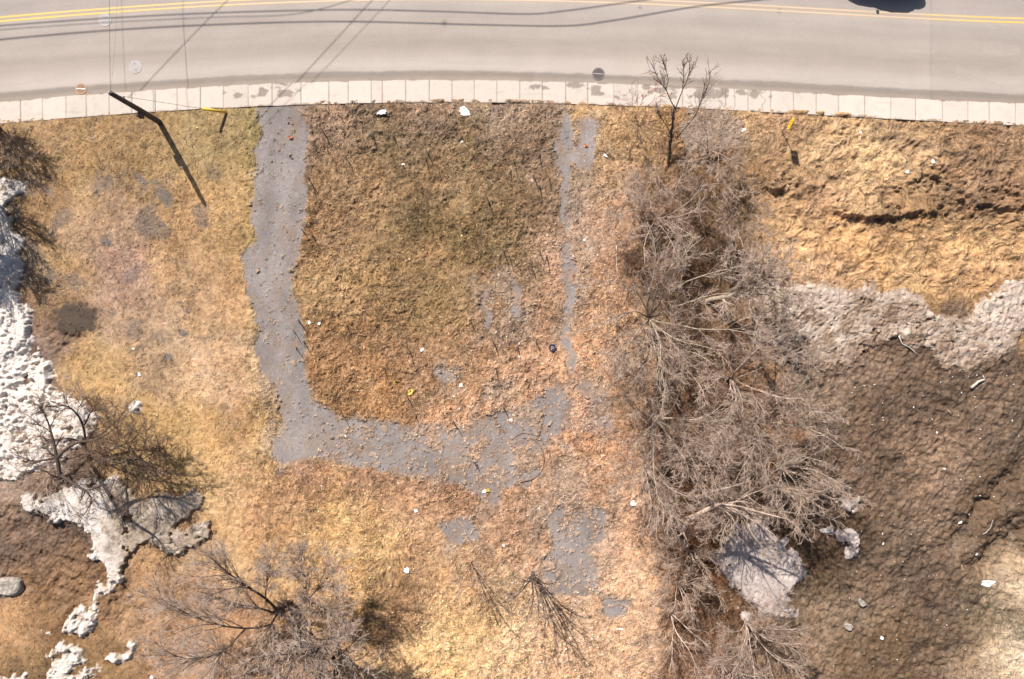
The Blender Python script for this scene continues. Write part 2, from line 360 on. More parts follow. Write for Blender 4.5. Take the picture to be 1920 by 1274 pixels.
Z = np.full_like(X, 0.10)
Z += near*0.16*fbm(X, Y, 7.0, 71, 3)
gr = (1-mud)*(1-m_snow)*(1-m_drive)
patch_ = np.clip(0.75+0.75*fbm(X, Y, 1.7, 73, 4), 0.15, 1.6)
rough = patch_ + 0.5*sstep(570, 600, PX)*sstep(1060, 1030, PX)*sstep(900, 700, PY)
left = sstep(480, 450, PX)
Z += gr*(1-0.55*left)*(0.017*S1*rough + 0.008*S2 + 0.06*fbm(X, Y, 0.5, 75, 4)*rough)
straw = sstep(1400, 1500, PX)*sstep(600, 520, PY)
Z += gr*straw*(0.010*S2 + 0.13*fbm(X, Y*1.2, 0.6, 77, 5))
Z += m_drive*0.004*S1 - m_drive*0.03
rid = 1-np.abs(fbm(X*0.8+Y*0.5, Y, 0.9, 81, 4))
rid2 = 1-np.abs(fbm(X, Y*1.3, 0.42, 83, 4))
mam = np.clip(0.55+0.8*fbm(X, Y, 2.2, 87, 3), 0.15, 1.3)
diag = 1-np.abs(fbm((X*0.62+Y*0.78)*0.28, (X*0.78-Y*0.62), 0.8, 89, 4))
rr = np.hypot(PX-2010, PY-600)+16*snfade; rut = sum(np.exp(-((rr-q)/6.5)**2) for q in (318, 345, 452, 481)); rut2 = sum(np.exp(-((np.hypot(PX-1380, PY-1420)+14*snfade-q)/6.0)**2) for q in (395, 422, 520))
Z += mud*(-0.07*rut-0.06*rut2 + 0.13*(rid-0.6) + 0.055*mam*(rid2-0.6) + 0.05*(1-np.abs(fbm((X+Y)*0.5, (X-Y), 0.30, 86, 4))-0.6) + 0.08*(diag-0.6) + 0.10*np.abs(fbm(X, Y, 0.6, 84, 5)) + 0.035*fbm(X, Y, 0.22, 85, 3) + 0.004*S1 - 0.12*sstep(0.5, 0.05, wetsoft))
# banks and ledges
for pts, A, w1 in (([(1550,392),(1600,402),(1650,408),(1720,398),(1775,400)], 0.75, 40), ([(1785,372),(1830,386),(1880,382),(2000,385)], 0.7, 40),
                   ([(1425,352),(1452,355),(1486,345)], 0.6, 22), ([(1780,295),(1850,302),(1900,300)], 0.2, 15), ([(1500,345),(1545,350),(1565,348)], 0.25, 18)):
    d, f = seg_side(pts)
    f = f*np.clip(0.75+0.7*snfade, 0.1, 1.2); d = d + 9*snfade
    Z += f*A*np.where(d < 0, np.exp(d/w1), np.exp(-d/4.0)*1.0 - 0.25*np.exp(-((d-12)/12)**2))
lz = np.clip(bump_at(1680,395,130,34)+bump_at(1870,368,90,38)+bump_at(1445,352,50,24)+bump_at(1750,330,60,25), 0, 1)
Z += lz*gr*(0.38*np.abs(fbm(X, Y*1.5, 0.7, 79, 5))+0.10*efine)
def trench(x0, y0, x1, y1, wd, dep):
    L = math.hypot(x1-x0, y1-y0); ux, uy = (x1-x0)/L, (y1-y0)/L
    dx = PX + 10*edge - x0; dy = PY + 10*snfade - y0; t = dx*ux+dy*uy; s = -dx*uy+dy*ux
    return -dep*np.exp(-(s/wd)**2)*sstep(-20, 25, t)*sstep(L+20, L-25, t)
Z += trench(1780,1030,1925,860,15,0.34) + trench(1800,1020,1900,900,20,0.2) + trench(1825,1062,1935,980,20,0.6) + trench(1850,1075,1935,1020,20,0.35) + trench(1690,1085,1790,1000,12,0.16) + trench(1645,900,1700,860,12,0.15) + trench(1720,880,1800,800,8,0.12) + trench(1650,1130,1760,1060,8,0.15)
Z += -0.10*bump_at(1760,790,45,20) + 0.30*bump_at(1400,1240,60,40)
Z += -0.25*bump_at(1865,1160,45,60) - 0.2*bump_at(10,1000,45,25)
# step beside the frozen bank
Z += 0.55*sstep(1452, 1446, PX+2*edge)*sstep(1380, 1440, PX)*sstep(530, 570, PY)*sstep(740, 690, PY)
# snow heaps
lump = np.abs(fbm(X, Y, 1.3, 91, 5)); lump2 = np.abs(fbm(X, Y, 0.45, 95, 4)); heap = sstep(880, 905, PY)*sstep(1070, 1050, PY)*sstep(420, 400, PX)
Z += m_sL*heap*(0.28*np.abs(fbm(X, Y, 0.8, 97, 4))+0.12*np.abs(fbm(X, Y, 0.3, 98, 3)))
Z += m_sL*(0.01 + np.clip((sLn-0.5)*1.2, 0, 1)*(0.55*samp(f_snL_soft, PX, PY)*(0.35+1.2*lump) + 0.20*lump2 + 0.04*efine))
Z += m_sRU*(0.01 + np.clip((sRU-0.3)*1.6, 0, 1)*(0.12*samp(f_snRU_soft, PX, PY) + 0.07*lump2 + 0.03*efine + 0.022*S1 + 0.012*S2))
Z += m_sRL*(0.01 + np.clip((sRL-0.4)*1.8, 0, 1)*(0.35*samp(f_snRL_soft, PX, PY)*(0.5+0.8*lump) + 0.14*lump2 + 0.03*efine))
pud = ((PX-142)/38.0)**2 + ((PY-597)/31.0)**2 + 0.35*edge
Z = np.where(pud < 1.5, Z*sstep(0.7, 1.5, pud) + (1-sstep(0.7, 1.5, pud))*(0.03+0.003*S1), Z)
Z = Z*field + (1-field)*(-0.30)
near_walk = sstep(14, 2, below)*(below > 0)
Z = np.where(below > 0, np.minimum(Z, 0.095+0.30*sstep(2, 42, below)+0.008*S1), Z)
Z = Z.astype(np.float32)

# ---- colours
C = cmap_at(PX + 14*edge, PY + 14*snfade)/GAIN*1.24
lum = C.mean(-1, keepdims=True); C = lum + (C-lum)*(0.91-0.10*(sstep(860, 1060, PX)*sstep(1260, 1220, PX)))[..., None]
C = C*(1+(sstep(480, 440, PX)*sstep(700, 500, PY))[..., None]*np.array([0.02, -0.045, 0.03]))
C = C*(1+(sstep(1400, 1460, PX)*sstep(560, 520, PY))[..., None]*np.array([0.0, -0.02, 0.05]))
C = C*(1+0.10*sstep(580, 620, PX)*sstep(1080, 1040, PX)*sstep(780, 740, PY))[..., None]
vl = 1-0.35*sstep(480, 450, PX)
var = 1 + 0.19*S1*vl + 0.06*S2 + 0.12*efine + 0.16*fbm(X, Y, 0.6, 101, 4) + 0.16*fbm(X, Y, 2.4, 105, 4)
C = C*np.clip(var, 0.35, 1.9)[..., None]
hue = fbm(X, Y, 1.2, 111, 4)
C = C*(1 + hue[..., None]*np.array([0.03, -0.005, -0.05]))
# ash grey patches in the left grass
ashy = sstep(0.25, 0.75, fbm(X, Y, 1.5, 115, 5))*sstep(470, 380, PX)*sstep(290, 340, PY)*sstep(760, 640, PY)*0.6
for (x, y, rx, ry, rt) in ((310,370,40,14,0.9),(265,335,22,7,0.8),(272,572,5,5,0),(352,586,6,6,0),(316,668,14,7,0.5),(340,568,7,4,0),(345,625,9,7,0.6),(312,440,4,12,0),(525,884,9,9,0),(200,455,20,9,0.4)):
    ashy = np.maximum(ashy, 0.85*sstep(0.35, 0.8, bump_at(x, y, rx, ry, rt)+0.25*edge))
C = C*(1-ashy[..., None]) + ashy[..., None]*(lin([128, 118, 112])/GAIN*1.1)
# greenish moss patches in the middle
moss = sstep(0.15, 0.8, fbm(X, Y, 1.8, 121, 4))*(bump_at(800,430,90,70)+bump_at(805,600,40,70)+bump_at(720,500,40,50)+bump_at(900,470,60,40))
moss = np.clip(moss, 0, 1)*0.22
C = C*(1-moss[..., None]) + moss[..., None]*(lin([110, 94, 60])/GAIN*1.15*np.clip(var, .5, 1.6)[..., None])
C = C*(1-lz*0.22*sstep(-0.3, 0.6, fbm(X, Y, 0.6, 149, 4)))[..., None]
lowz = np.maximum(sstep(860, 900, PY), sstep(600, 680, PY)*sstep(480, 450, PX))*sstep(1230, 1200, PX)*(~m_drive)
C = C*(1-(lowz*(1-0.7*sstep(700, 860, PX)))[..., None]*np.array([0.01, 0.045, 0.01]))
und = sstep(1200, 1260, PX+40*edge)*sstep(1470, 1400, PX+40*edge)*sstep(300, 360, PY)   # browner thicket floor, with the shade beneath the crowns painted in
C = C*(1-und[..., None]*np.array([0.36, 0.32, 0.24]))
# driveway
dc = lin([176, 165, 161])/GF*1.04; dv = 1+0.07*fbm(X*1.6, Y*0.7, 2.0, 125, 4)+0.04*fbm(X, Y, 0.3, 129, 3)+0.025*S1
dirt = sstep(0.0, 0.9, fbm(X, Y, 1.1, 133, 5))*0.5*sstep(560, 640, PX) + sstep(0.1, 0.9, fbm(X, Y*0.6, 0.8, 137, 5))*0.45
DC = dc*dv[..., None]; DC = DC*(1+0.14*fbm(X, Y*0.35, 0.8, 139, 4)-0.10*sstep(0.3, 0.9, fbm(X, Y, 1.7, 140, 4)))[..., None]
speck = sstep(0.75, 1.1, fbm(X, Y, 0.13, 142, 2)); DC = DC*(1-dirt[..., None]) + dirt[..., None]*lin([180, 150, 126])/GF
DC = DC*(1+0.25*speck)[..., None]
soft = np.maximum(d_raw + 0.35*fbm(X, Y, 0.5, 143, 5), (patchy*(0.5+0.5*fbm(X, Y, 1.5, 47, 5))+0.15*efine)*0.85 + 0.10*edge)
fz = samp(f_faint, wpx, wpy)*sstep(-0.25, 0.65, fbm(X, Y*0.6, 1.1, 151, 5)+0.25*efine)
agr = np.maximum(0.6*sstep(0.15, 0.60, soft), 0.55*fz)*(~m_drive)          # dust and gravel creeping into the grass
C = C*(1-agr[..., None]) + agr[..., None]*lin([176, 158, 142])/GAIN*np.clip(var, .6, 1.5)[..., None]
lf = 0.50*sstep(0.85, 0.45, soft)*m_drive
DC = DC*(1-lf[..., None]) + lf[..., None]*C
C = np.where(m_drive[..., None], DC, C)
pad = 0.75*sstep(0.35, 0.8, np.exp(-(((PX-1335)/62)**4+((PY-245)/48)**4))+0.35*edge+0.2*efine)
C = C*(1-pad[..., None]) + pad[..., None]*lin([200, 180, 164])/GF*(1+0.06*S1)[..., None]
damp = sstep(1.35, 0.75, pud + 0.25*efine); damp2 = 0.55*sstep(2.6, 1.2, pud+0.5*edge)
C = C*(1-damp2[..., None]*np.array([0.30, 0.33, 0.33]))
C = C*(1-damp[..., None]) + damp[..., None]*lin([112, 95, 82])/GF*(1+0.05*S1+0.06*edge)[..., None]
# frozen banks and snow
dirty = sstep(-0.2, 0.8, fbm(X, Y, 1.0, 141, 5)); 
SL = lin([255, 243, 233])/GAIN*1.06*(1-0.10*sstep(0.2, 0.9, fbm(X, Y, 0.7, 145, 5)))[..., None]
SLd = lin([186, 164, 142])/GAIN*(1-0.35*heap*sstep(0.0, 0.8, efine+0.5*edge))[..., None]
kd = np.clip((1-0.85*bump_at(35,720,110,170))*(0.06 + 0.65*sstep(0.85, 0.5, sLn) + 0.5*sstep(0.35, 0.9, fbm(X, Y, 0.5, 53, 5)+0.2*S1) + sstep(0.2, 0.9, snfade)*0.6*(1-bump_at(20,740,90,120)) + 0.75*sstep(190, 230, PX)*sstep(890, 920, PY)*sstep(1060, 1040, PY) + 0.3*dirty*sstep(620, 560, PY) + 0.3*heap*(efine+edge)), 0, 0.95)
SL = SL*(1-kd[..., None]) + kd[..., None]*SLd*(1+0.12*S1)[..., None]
mt_ = sstep(0.35, 0.75, mud)*(~m_drive)
C = C*(1-mt_[..., None]*(1-np.array([1.00, 0.96, 0.90])*0.80))
C = C*(1+mt_*0.16*fbm(X, Y, 0.9, 147, 5))[..., None]
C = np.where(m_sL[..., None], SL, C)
SR = lin([226, 206, 190])/GAIN*(1+0.10*S1+0.10*S2)[..., None]
kr = np.clip(0.36+0.35*efine+0.2*S1+0.55*snfade + 0.5*bump_at(1640,600,50,60) + 0.45*sstep(610, 700, PY) + 0.8*sstep(0.85, 0.45, sRU)*sstep(560, 640, PY) - 0.5*bump_at(1870,580,70,60), 0, 0.9)
SR = SR*(1-kr[..., None]) + kr[..., None]*lin([150, 122, 98])/GAIN*(1+0.15*S1)[..., None]
C = np.where(m_sRU[..., None], SR, C)
SQ = lin([226, 208, 200])/GAIN*(1-0.25*dirty)[..., None]
C = np.where(m_sRL[..., None], SQ, C)
# wet soil round melting snow
wet = np.clip(samp(f_snL_soft, PX, PY)+samp(f_snRU_soft, PX, PY)+samp(f_snRL_soft, PX, PY), 0, 1)*(~m_snow)
wet = sstep(0.06, 0.4, wet+0.12*edge)*0.55
C = C*(1-wet[..., None]*np.array([0.42, 0.47, 0.50]))
out = np.maximum.reduce([sstep(31.2, 31.6, np.abs(X)), sstep(-21.3, -21.6, Y), sstep(14.4, 14.7, Y)])
C = C*(1-out[..., None]) + out[..., None]*(lin([186, 154, 116])/GAIN*1.2)
Z = np.where(np.maximum(np.abs(X)-31.5, np.maximum(Y-14.6, -21.5-Y)) > 0.1, np.where((below < 8) & (Y < 32), -0.30, 0.10), Z).astype(np.float32)
C = np.clip(C, 0.01, 0.85).astype(np.float32)

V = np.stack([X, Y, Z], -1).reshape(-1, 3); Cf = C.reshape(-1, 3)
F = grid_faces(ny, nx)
def fm(m): return m[:-1, :-1]
zone = np.zeros((ny-1, nx-1), int)
zone[fm(mud > 0.5)] = 2; zone[fm(m_drive)] = 1
zone[fm(m_sL)] = 3; zone[fm(m_sRU)] = 4; zone[fm(m_sRL)] = 5
def zone_obj(z, name, mat, label=None, cat=None, kind=None, sel=None):
    m = zone == z if sel is None else sel
    v, f, c = compact(V, F[m], Cf)
    return tag(mesh_np(name, v, f, mat, col=c), label, cat, None, kind)
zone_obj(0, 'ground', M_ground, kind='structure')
zone_obj(1, 'driveway', M_ground, kind='structure')
zone_obj(2, 'mud', M_mud, kind='structure')
PXf = fm(PX); PYf = fm(PY)
z3 = zone == 3
zone_obj(3, 'snow_bank', M_snow, 'melting white snow bank along the left edge of the field', 'snow', 'stuff', z3 & (PYf < 885))
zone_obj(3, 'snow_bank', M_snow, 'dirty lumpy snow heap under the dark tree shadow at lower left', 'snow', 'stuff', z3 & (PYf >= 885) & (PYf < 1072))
zone_obj(3, 'snow_patch', M_snow, 'thin branching remains of white snow near the bottom left corner', 'snow', 'stuff', z3 & (PYf >= 1072))
zone_obj(4, 'frozen_bank', M_snow, 'grimy pinkish frozen snow bank between the straw field and the mud', 'snow', 'stuff')
zone_obj(5, 'snow_patch', M_snow, 'old snow patches on the shaded ground beside the right thicket', 'snow', 'stuff')

Zf = Z[oy0:oy0+FN, len(ext):len(ext)+FM]; Cfine = C[oy0:oy0+FN, len(ext):len(ext)+FM]; angF = angf
mudF = mud[oy0:oy0+FN, len(ext):len(ext)+FM]; snF = m_snow[oy0:oy0+FN, len(ext):len(ext)+FM]; drF = m_drive[oy0:oy0+FN, len(ext):len(ext)+FM]
belF = below[oy0:oy0+FN, len(ext):len(ext)+FM]
def cell(x, y):
    i = np.clip(((np.asarray(x)+31.5)/STEP).astype(int), 0, FM-1); j = np.clip(((np.asarray(y)+21.5)/STEP).astype(int), 0, FN-1)
    return j, i
def gz(x, y):
    j, i = cell(np.array([x]), np.array([y])); return float(Zf[j[0], i[0]])

# puddle
def disc_mesh(name, px, py, rx, ry, z, mat, seed, n=64, parent=None):
    a = np.linspace(0, 2*np.pi, n, endpoint=False); r = 1+0.10*np.sin(3*a+seed)+0.06*np.sin(5*a+2*seed)
    x0, y0, _ = W(px, py)
    v = np.stack([x0+rx/PPM*r*np.cos(a), y0+ry/PPM*r*np.sin(a), np.full(n, z)], -1)
    v = np.vstack([v, [[x0, y0, z]]]); f = np.array([[i, (i+1) % n, n] for i in range(n)])
    return mesh_np(name, v, f, mat, parent)

# ------------------------------------------------------------------ dry grass blades and leaf litter
def blades(name, n, seed, label, lenr, wid, lift, dens, bright, mat, cat):
    r = np.random.default_rng(seed)
    x = r.uniform(-31, 31, n); y = r.uniform(-21, 14.1, n)
    j, i = cell(x, y)
    px = x*PPM+960; py = 637-y*PPM
    keep = r.random(n) < dens(px, py, mudF[j, i], snF[j, i], drF[j, i]); keep &= belF[j, i] > 4
    px_ = px; keep_ = keep; x = x[keep]; y = y[keep]; j = j[keep]; i = i[keep]; n = len(x)
    a = angF[j, i] + r.normal(0, 0.8, n) + np.where(r.random(n) < 0.5, np.pi, 0)
    L = r.uniform(*lenr, n); wd = r.uniform(*wid, n)
    dx = np.cos(a)*L; dy = np.sin(a)*L; nxv = -np.sin(a)*wd/2; nyv = np.cos(a)*wd/2
    bend = r.normal(0, 0.18, n)
    mx = x+dx*0.5-dy*bend; my = y+dy*0.5+dx*bend; ex = x+dx; ey = y+dy
    j2, i2 = cell(mx, my); j3, i3 = cell(ex, ey)
    z0 = Zf[j, i]+0.002; z1 = np.maximum(Zf[j2, i2], z0-0.05)+r.uniform(0.2, 1, n)*lift; z2 = np.maximum(Zf[j3, i3], z0-0.05)+r.uniform(0, 1, n)*lift*0.7
    tw = r.normal(0, 0.35, n)*wd
    V = np.stack([np.stack([x+nxv, y+nyv, z0], -1), np.stack([x-nxv, y-nyv, z0], -1),
                  np.stack([mx+nxv, my+nyv, z1+tw], -1), np.stack([mx-nxv, my-nyv, z1-tw], -1),
                  np.stack([ex, ey, z2], -1)], 1).reshape(-1, 3)
    b = np.arange(n)[:, None]*5
    Q = b+np.array([0, 1, 3, 2]); T = b+np.array([2, 3, 4])
    c = np.clip(Cfine[j, i]*np.exp(r.normal(0, 1, n)*bright[1]*(1+0.45*(px_[keep_] > 570)*(px_[keep_] < 1150))+bright[0])[:, None]*(1+r.normal(0, 0.06, (n, 1))*np.array([1, 0, -1.5])), 0.015, 0.8)
    o = mesh_np(name, V, [Q, T], mat, col=np.repeat(c, 5, 0), smooth=False)
    tag(o, label, cat, None, 'stuff'); return o
def dens_grass(px, py, mu, sn, dr):
    d = np.where(px < 480, 0.45, 0.95)*np.clip(0.75+0.9*fbm(px/PPM, py/PPM, 1.7, 173, 4), 0.1, 1)*(mu < 0.4)*(~sn)*(~dr)
    return d + 0.02*dr + 0.06*(mu >= 0.4)*(~sn) + 0.03*sn
blades('dry_grass', 420000, 5, 'matted dry straw coloured grass covering the vacant lot', (0.08, 0.28), (0.008, 0.022), 0.06, dens_grass, (0.08, 0.36), M_blade, 'grass')
def dens_leaf(px, py, mu, sn, dr):
    mid = sstep(570, 600, px)*sstep(1480, 1300, px)
    return (0.75*mid+0.12)*(mu < 0.5)*(~sn)*(~dr) + 0.05*dr*(px > 560) + 0.08*(mu >= 0.5)
blades('fallen_leaves', 70000, 9, 'curled brown fallen leaves scattered over the lot and driveway', (0.05, 0.13), (0.03, 0.07), 0.05, dens_leaf, (0.15, 0.32), M_leaf, 'leaves')

# ------------------------------------------------------------------ road, gutter, pavement
rx_ = np.concatenate([-33-np.array([200, 120, 60, 30, 12, 4.0]), np.arange(-33, 33.01, 0.07), 33+np.array([4, 12, 30, 60, 120, 200.0])])
def road_sheet():
    v = np.concatenate([np.arange(-0.05, 6.0, 0.07), np.arange(6, 10.6, 0.3)])
    U, Vv = np.meshgrid(rx_, v)
    px = U*PPM+960
    y = (637-top_y(px))/PPM + Vv
    z = np.where(Vv < 0.35, -0.012+0.0*Vv, 0.0) + 0.03*np.sin(np.clip(Vv/10, 0, 1)*np.pi)
    n1 = fbm(U*0.10, Vv*1.0, 0.45, 201, 4); n2 = fbm(U, Vv, 1.2, 205, 4); ng = fbm(U*0.45, Vv, 0.25, 209, 4)
    key_v = [-0.05, 0.10, 0.38, 0.50, 0.62, 0.85, 1.25, 1.7, 2.2, 2.8, 3.2, 3.7, 4.3, 4.6, 5.3, 6.3, 7.5, 9, 10.6]
    key_c = [(196,180,166), (198,183,170), (190,176,164), (184,171,160), (228,213,202), (234,219,208), (229,214,203), (214,199,187), (206,191,180), (213,199,187), (217,203,192), (208,194,184),
             (214,201,192), (221,207,196), (211,197,189), (206,193,185), (215,201,191), (205,191,181), (195,180,168)]
    kc = np.array([lin(c) for c in key_c])
    vw = Vv + 0.05*n1 + 0.04*ng*sstep(1.2, 0.4, Vv)
    c = np.stack([np.interp(vw, key_v, kc[:, k]) for k in range(3)], -1)/GF
    c = c*(1+0.045*n1+0.03*n2+0.02*fbm(U*0.05, Vv, 0.16, 231, 3))[..., None]
    silt = sstep(0.1, 0.8, fbm(U*0.5, Vv, 0.4, 215, 4))*sstep(0.6, 0.35, Vv)*0.25
    c = c*(1-silt[..., None]*np.array([0.25, 0.30, 0.36]))
    # faint old joint and patch at the right, centre-line smear
    jt = np.exp(-((px-1745)/1.6)**2)*0.12 + 0.05*sstep(1745, 1748, px)*(fbm(U*0.3, Vv, 0.8, 221, 3) > -0.2)
    c = c*(1-jt[..., None])
    smear = np.exp(-((Vv-4.86)/0.17)**2)*0.55
    c = c*(1-smear[..., None]) + smear[..., None]*(lin([232, 205, 178])/GF)
    for (sx, sy, r) in ((833, 44, 5), (1461, 21, 4), (1200, 15, 3)):
        s = np.exp(-((px-sx)**2+((637-y*PPM)-sy)**2)/r**2)*0.45; c = c*(1-s[..., None])
    V3 = np.stack([U, y, z], -1).reshape(-1, 3)
    o = mesh_np('road', V3, grid_faces(len(v), len(rx_)).reshape(-1, 4), M_asph, col=np.clip(c, .02, .85).reshape(-1, 3))
    tag(o, kind='structure')
road_sheet()

M_line = bpy.data.materials.new('worn_yellow_paint'); M_line.use_nodes = True
t = M_line.node_tree; b = t.nodes['Principled BSDF']; b.inputs['Roughness'].default_value = 0.7
tc = t.nodes.new('ShaderNodeTexCoord'); mp = t.nodes.new('ShaderNodeMapping'); mp.inputs['Scale'].default_value = (0.5, 6, 1)
n = t.nodes.new('ShaderNodeTexNoise'); n.inputs['Scale'].default_value = 3.0; n.inputs['Detail'].default_value = 6
t.links.new(tc.outputs['Object'], mp.inputs[0]); t.links.new(mp.outputs[0], n.inputs['Vector'])
a = t.nodes.new('ShaderNodeAttribute'); a.attribute_name = 'Col'
ad = t.nodes.new('ShaderNodeMath'); ad.operation = 'ADD'; t.links.new(n.outputs['Fac'], ad.inputs[0]); t.links.new(a.outputs['Fac'], ad.inputs[1])
mr = t.nodes.new('ShaderNodeMapRange'); mr.inputs['From Min'].default_value = 0.9; mr.inputs['From Max'].default_value = 1.25; t.links.new(ad.outputs[0], mr.inputs['Value'])
mx = t.nodes.new('ShaderNodeMix'); mx.data_type = 'RGBA'; mx.inputs[6].default_value = (0.50, 0.38, 0.27, 1); mx.inputs[7].default_value = (0.62, 0.42, 0.09, 1)
t.links.new(mr.outputs[0], mx.inputs[0]); t.links.new(mx.outputs[2], b.inputs['Base Color'])
def line_strip(v0, v1):
    px = rx_*PPM+960; y0 = (637-top_y(px))/PPM
    vs = np.array([v0, v1]); U, Vv = np.meshgrid(rx_, vs)
    y = y0[None, :]+Vv; z = 0.004+0.03*np.sin(np.clip(Vv/10, 0, 1)*np.pi)
    fade = np.interp(px, [0, 250, 700, 1250, 1650, 1750, 1920], [0.78, 0.62, 0.32, 0.30, 0.22, 0.5, 0.7])
    c = np.tile(np.repeat(fade[None, :, None], 3, 2), (2, 1, 1))
    o = mesh_np('road_marking', np.stack([U, y, z], -1).reshape(-1, 3), grid_faces(2, len(rx_)).reshape(-1, 4), M_line, col=c.reshape(-1, 3))
    tag(o, kind='structure')
line_strip(4.69, 4.79); line_strip(4.93, 5.03)

joints = [-44, -2, 41, 83, 125, 165, 208, 250, 293, 335, 378, 422, 467, 513, 567, 617, 655, 698, 719, 762, 806, 848, 891, 933, 976, 1018, 1061, 1103, 1152, 1195, 1238, 1280, 1320, 1360,
          1403, 1445, 1488, 1530, 1572, 1620, 1668, 1716, 1765, 1813, 1853, 1902, 1950]
def sidewalk():
    xs = np.concatenate([-33-np.array([200, 120, 60, 30, 12, 4.0]), np.arange(-33, 33.01, 0.04), 33+np.array([4, 12, 30, 60, 120, 200.0])])
    px = xs*PPM+960; yt = (637-top_y(px))/PPM; yb = (637-bot_y(px))/PPM
    tt = np.concatenate([[-0.0], np.linspace(0.0, 1, 30), [1.0]]); nr = len(tt)
    T, U = np.meshgrid(tt, xs, indexing='ij'); P = U*PPM+960
    y = yb[None, :]*(1-T)+yt[None, :]*T
    y = y + np.where((T > 0.02) & (T < 0.98), 0, 0.012*fbm(U, T*0, 0.5, 300, 4))
    jd = np.full(px.shape, 99.0)
    for q in joints: jd = np.minimum(jd, np.abs(px+ 1.2*vnoise(px*0+q, px*0+3, 301) - q))
    Jd = jd[None, :] + 0*T
    slab = np.searchsorted(joints, px); rs = np.random.default_rng(12).normal(0, 1, 99)
    tilt = np.random.default_rng(13).normal(0, 0.012, 99)[slab][None, :]
    z = 0.125 + tilt*(T-0.5) + np.random.default_rng(14).normal(0, 0.006, 99)[slab][None, :]
    jw = np.exp(-(Jd/1.0)**2)
    z = z - 0.03*jw
    # cracks
    crack = np.zeros_like(z)
    for (qx, qy) in ((287, 0.0), (1431, 0.3), (1378, 0.5), (1350, 0.2)):
        cx = qx + 5*vnoise(T*4+qx, T*0+1, 303)
        crack = np.maximum(crack, np.exp(-((P-cx)/0.9)**2))
    z = z - 0.02*crack
    z[0] = -0.25; z[-1] = -0.05
    hue = np.array([1.0, 0.985, 0.97])
    base = lin([255, 239, 225])/GF*1.05
    c = base*(1+0.035*rs[slab])[None, :, None]*(1+0.02*fbm(U, y, 1.0, 305, 4)[..., None])
    c = np.where((px > 1572)[None, :, None], c*1.035, c)
    stain = np.zeros_like(z)
    for (sx, st, rx, rt, a) in ((443, 0.5, 18, 0.3, 0.9), (490, 0.65, 22, 0.35, 1.0), (540, 0.6, 26, 0.4, 1.1), (420, 0.7, 8, 0.2, 0.7), (1075, 0.85, 30, 0.25, 1.0), (1120, 0.7, 26, 0.3, 0.9),
                               (1010, 0.75, 16, 0.15, 0.8), (1240, 0.75, 50, 0.4, 1.0), (1330, 0.8, 60, 0.4, 1.15), (1400, 0.85, 36, 0.3, 1.0), (1290, 0.95, 60, 0.15, 1.2), (1660, 0.7, 14, 0.2, 0.6), (1722, 0.65, 12, 0.15, 0.6), (150, 0.6, 12, 0.15, 0.4), (1180, 0.4, 26, 0.4, 0.7)):
        stain = np.maximum(stain, a*np.exp(-((P-sx)/rx)**2-((T-st)/rt)**2))
    stain = sstep(0.44, 0.64, stain*0.75 + 0.45*fbm(U, y*1.5, 0.45, 311, 5))*0.8 + 0.12*sstep(0.2, 0.9, fbm(U, y, 0.3, 312, 4))
    c = c*(1-stain[..., None]) + stain[..., None]*(lin([178, 162, 150])/GF)
    soil = np.maximum(sstep(0.10, 0.0, T + 0.09*fbm(U, T*0, 0.5, 315, 5)+0.03), sstep(0.95, 1.0, T + 0.05*fbm(U, T*0, 0.5, 316, 5)-0.02))
    c = c*(1-soil[..., None]*0.75) + soil[..., None]*0.75*(lin([160, 130, 104])/GF)
    streak = sstep(0.5, 1.0, fbm(U*0.25, y*2, 0.5, 317, 4))*0.08
    c = c*(1-streak[..., None])
    dk = np.clip(0.50*jw*(0.6+0.6*np.abs(vnoise(P*0.05, T*3, 319))) + 0.5*crack, 0, 0.85)
    c = c*(1-dk[..., None]) + dk[..., None]*(lin([150, 130, 116])/GF)
    V3 = np.stack([U, y, z], -1).reshape(-1, 3)
    o = mesh_np('sidewalk', V3, grid_faces(nr, len(xs)).reshape(-1, 4), M_conc, col=np.clip(c, .02, .85).reshape(-1, 3), smooth=False)
    tag(o, kind='structure')
sidewalk()
# far kerb and pavement across the road
def far_side():
    px = rx_*PPM+960; y0 = (637-top_y(px))/PPM
    vs = np.array([10.25, 10.3, 12.0, 12.0]); zs = np.array([-0.1, 0.125, 0.125, -0.1])
    U, Vv = np.meshgrid(rx_, vs); y = y0[None, :]+Vv; z = zs[:, None]+0*U
    c = np.tile(lin([230, 215, 203])/GAIN, (U.size, 1))
    tag(mesh_np('pavement', np.stack([U, y, z], -1).reshape(-1, 3), grid_faces(4, len(rx_)).reshape(-1, 4), M_conc, col=c), kind='structure')
far_side()
# verge beyond the far pavement is the ground sheet itself; lift it there
# ------------------------------------------------------------------ tubes
def tubes(P, R, S):
    """P (N,K,3), R (N,K) -> verts, quads"""
    N, K, _ = P.shape
    T = np.gradient(P, axis=1); T /= np.linalg.norm(T, axis=2, keepdims=True)+1e-9
    ref = np.where(np.abs(T[:, :1, 2:3]) < 0.8, np.array([0, 0, 1.0]), np.array([1.0, 0, 0]))
    U = np.cross(T, np.broadcast_to(ref, T.shape)); U /= np.linalg.norm(U, axis=2, keepdims=True)+1e-9
    B = np.cross(T, U)
    a = np.arange(S)*2*np.pi/S
    V = P[:, :, None, :] + R[:, :, None, None]*(np.cos(a)[None, None, :, None]*U[:, :, None, :]+np.sin(a)[None, None, :, None]*B[:, :, None, :])
    idx = np.arange(N*K*S).reshape(N, K, S); nxt = np.roll(idx, -1, 2)
    Q = np.stack([idx[:, :-1], nxt[:, :-1], nxt[:, 1:], idx[:, 1:]], -1).reshape(-1, 4)
    return V.reshape(-1, 3), Q
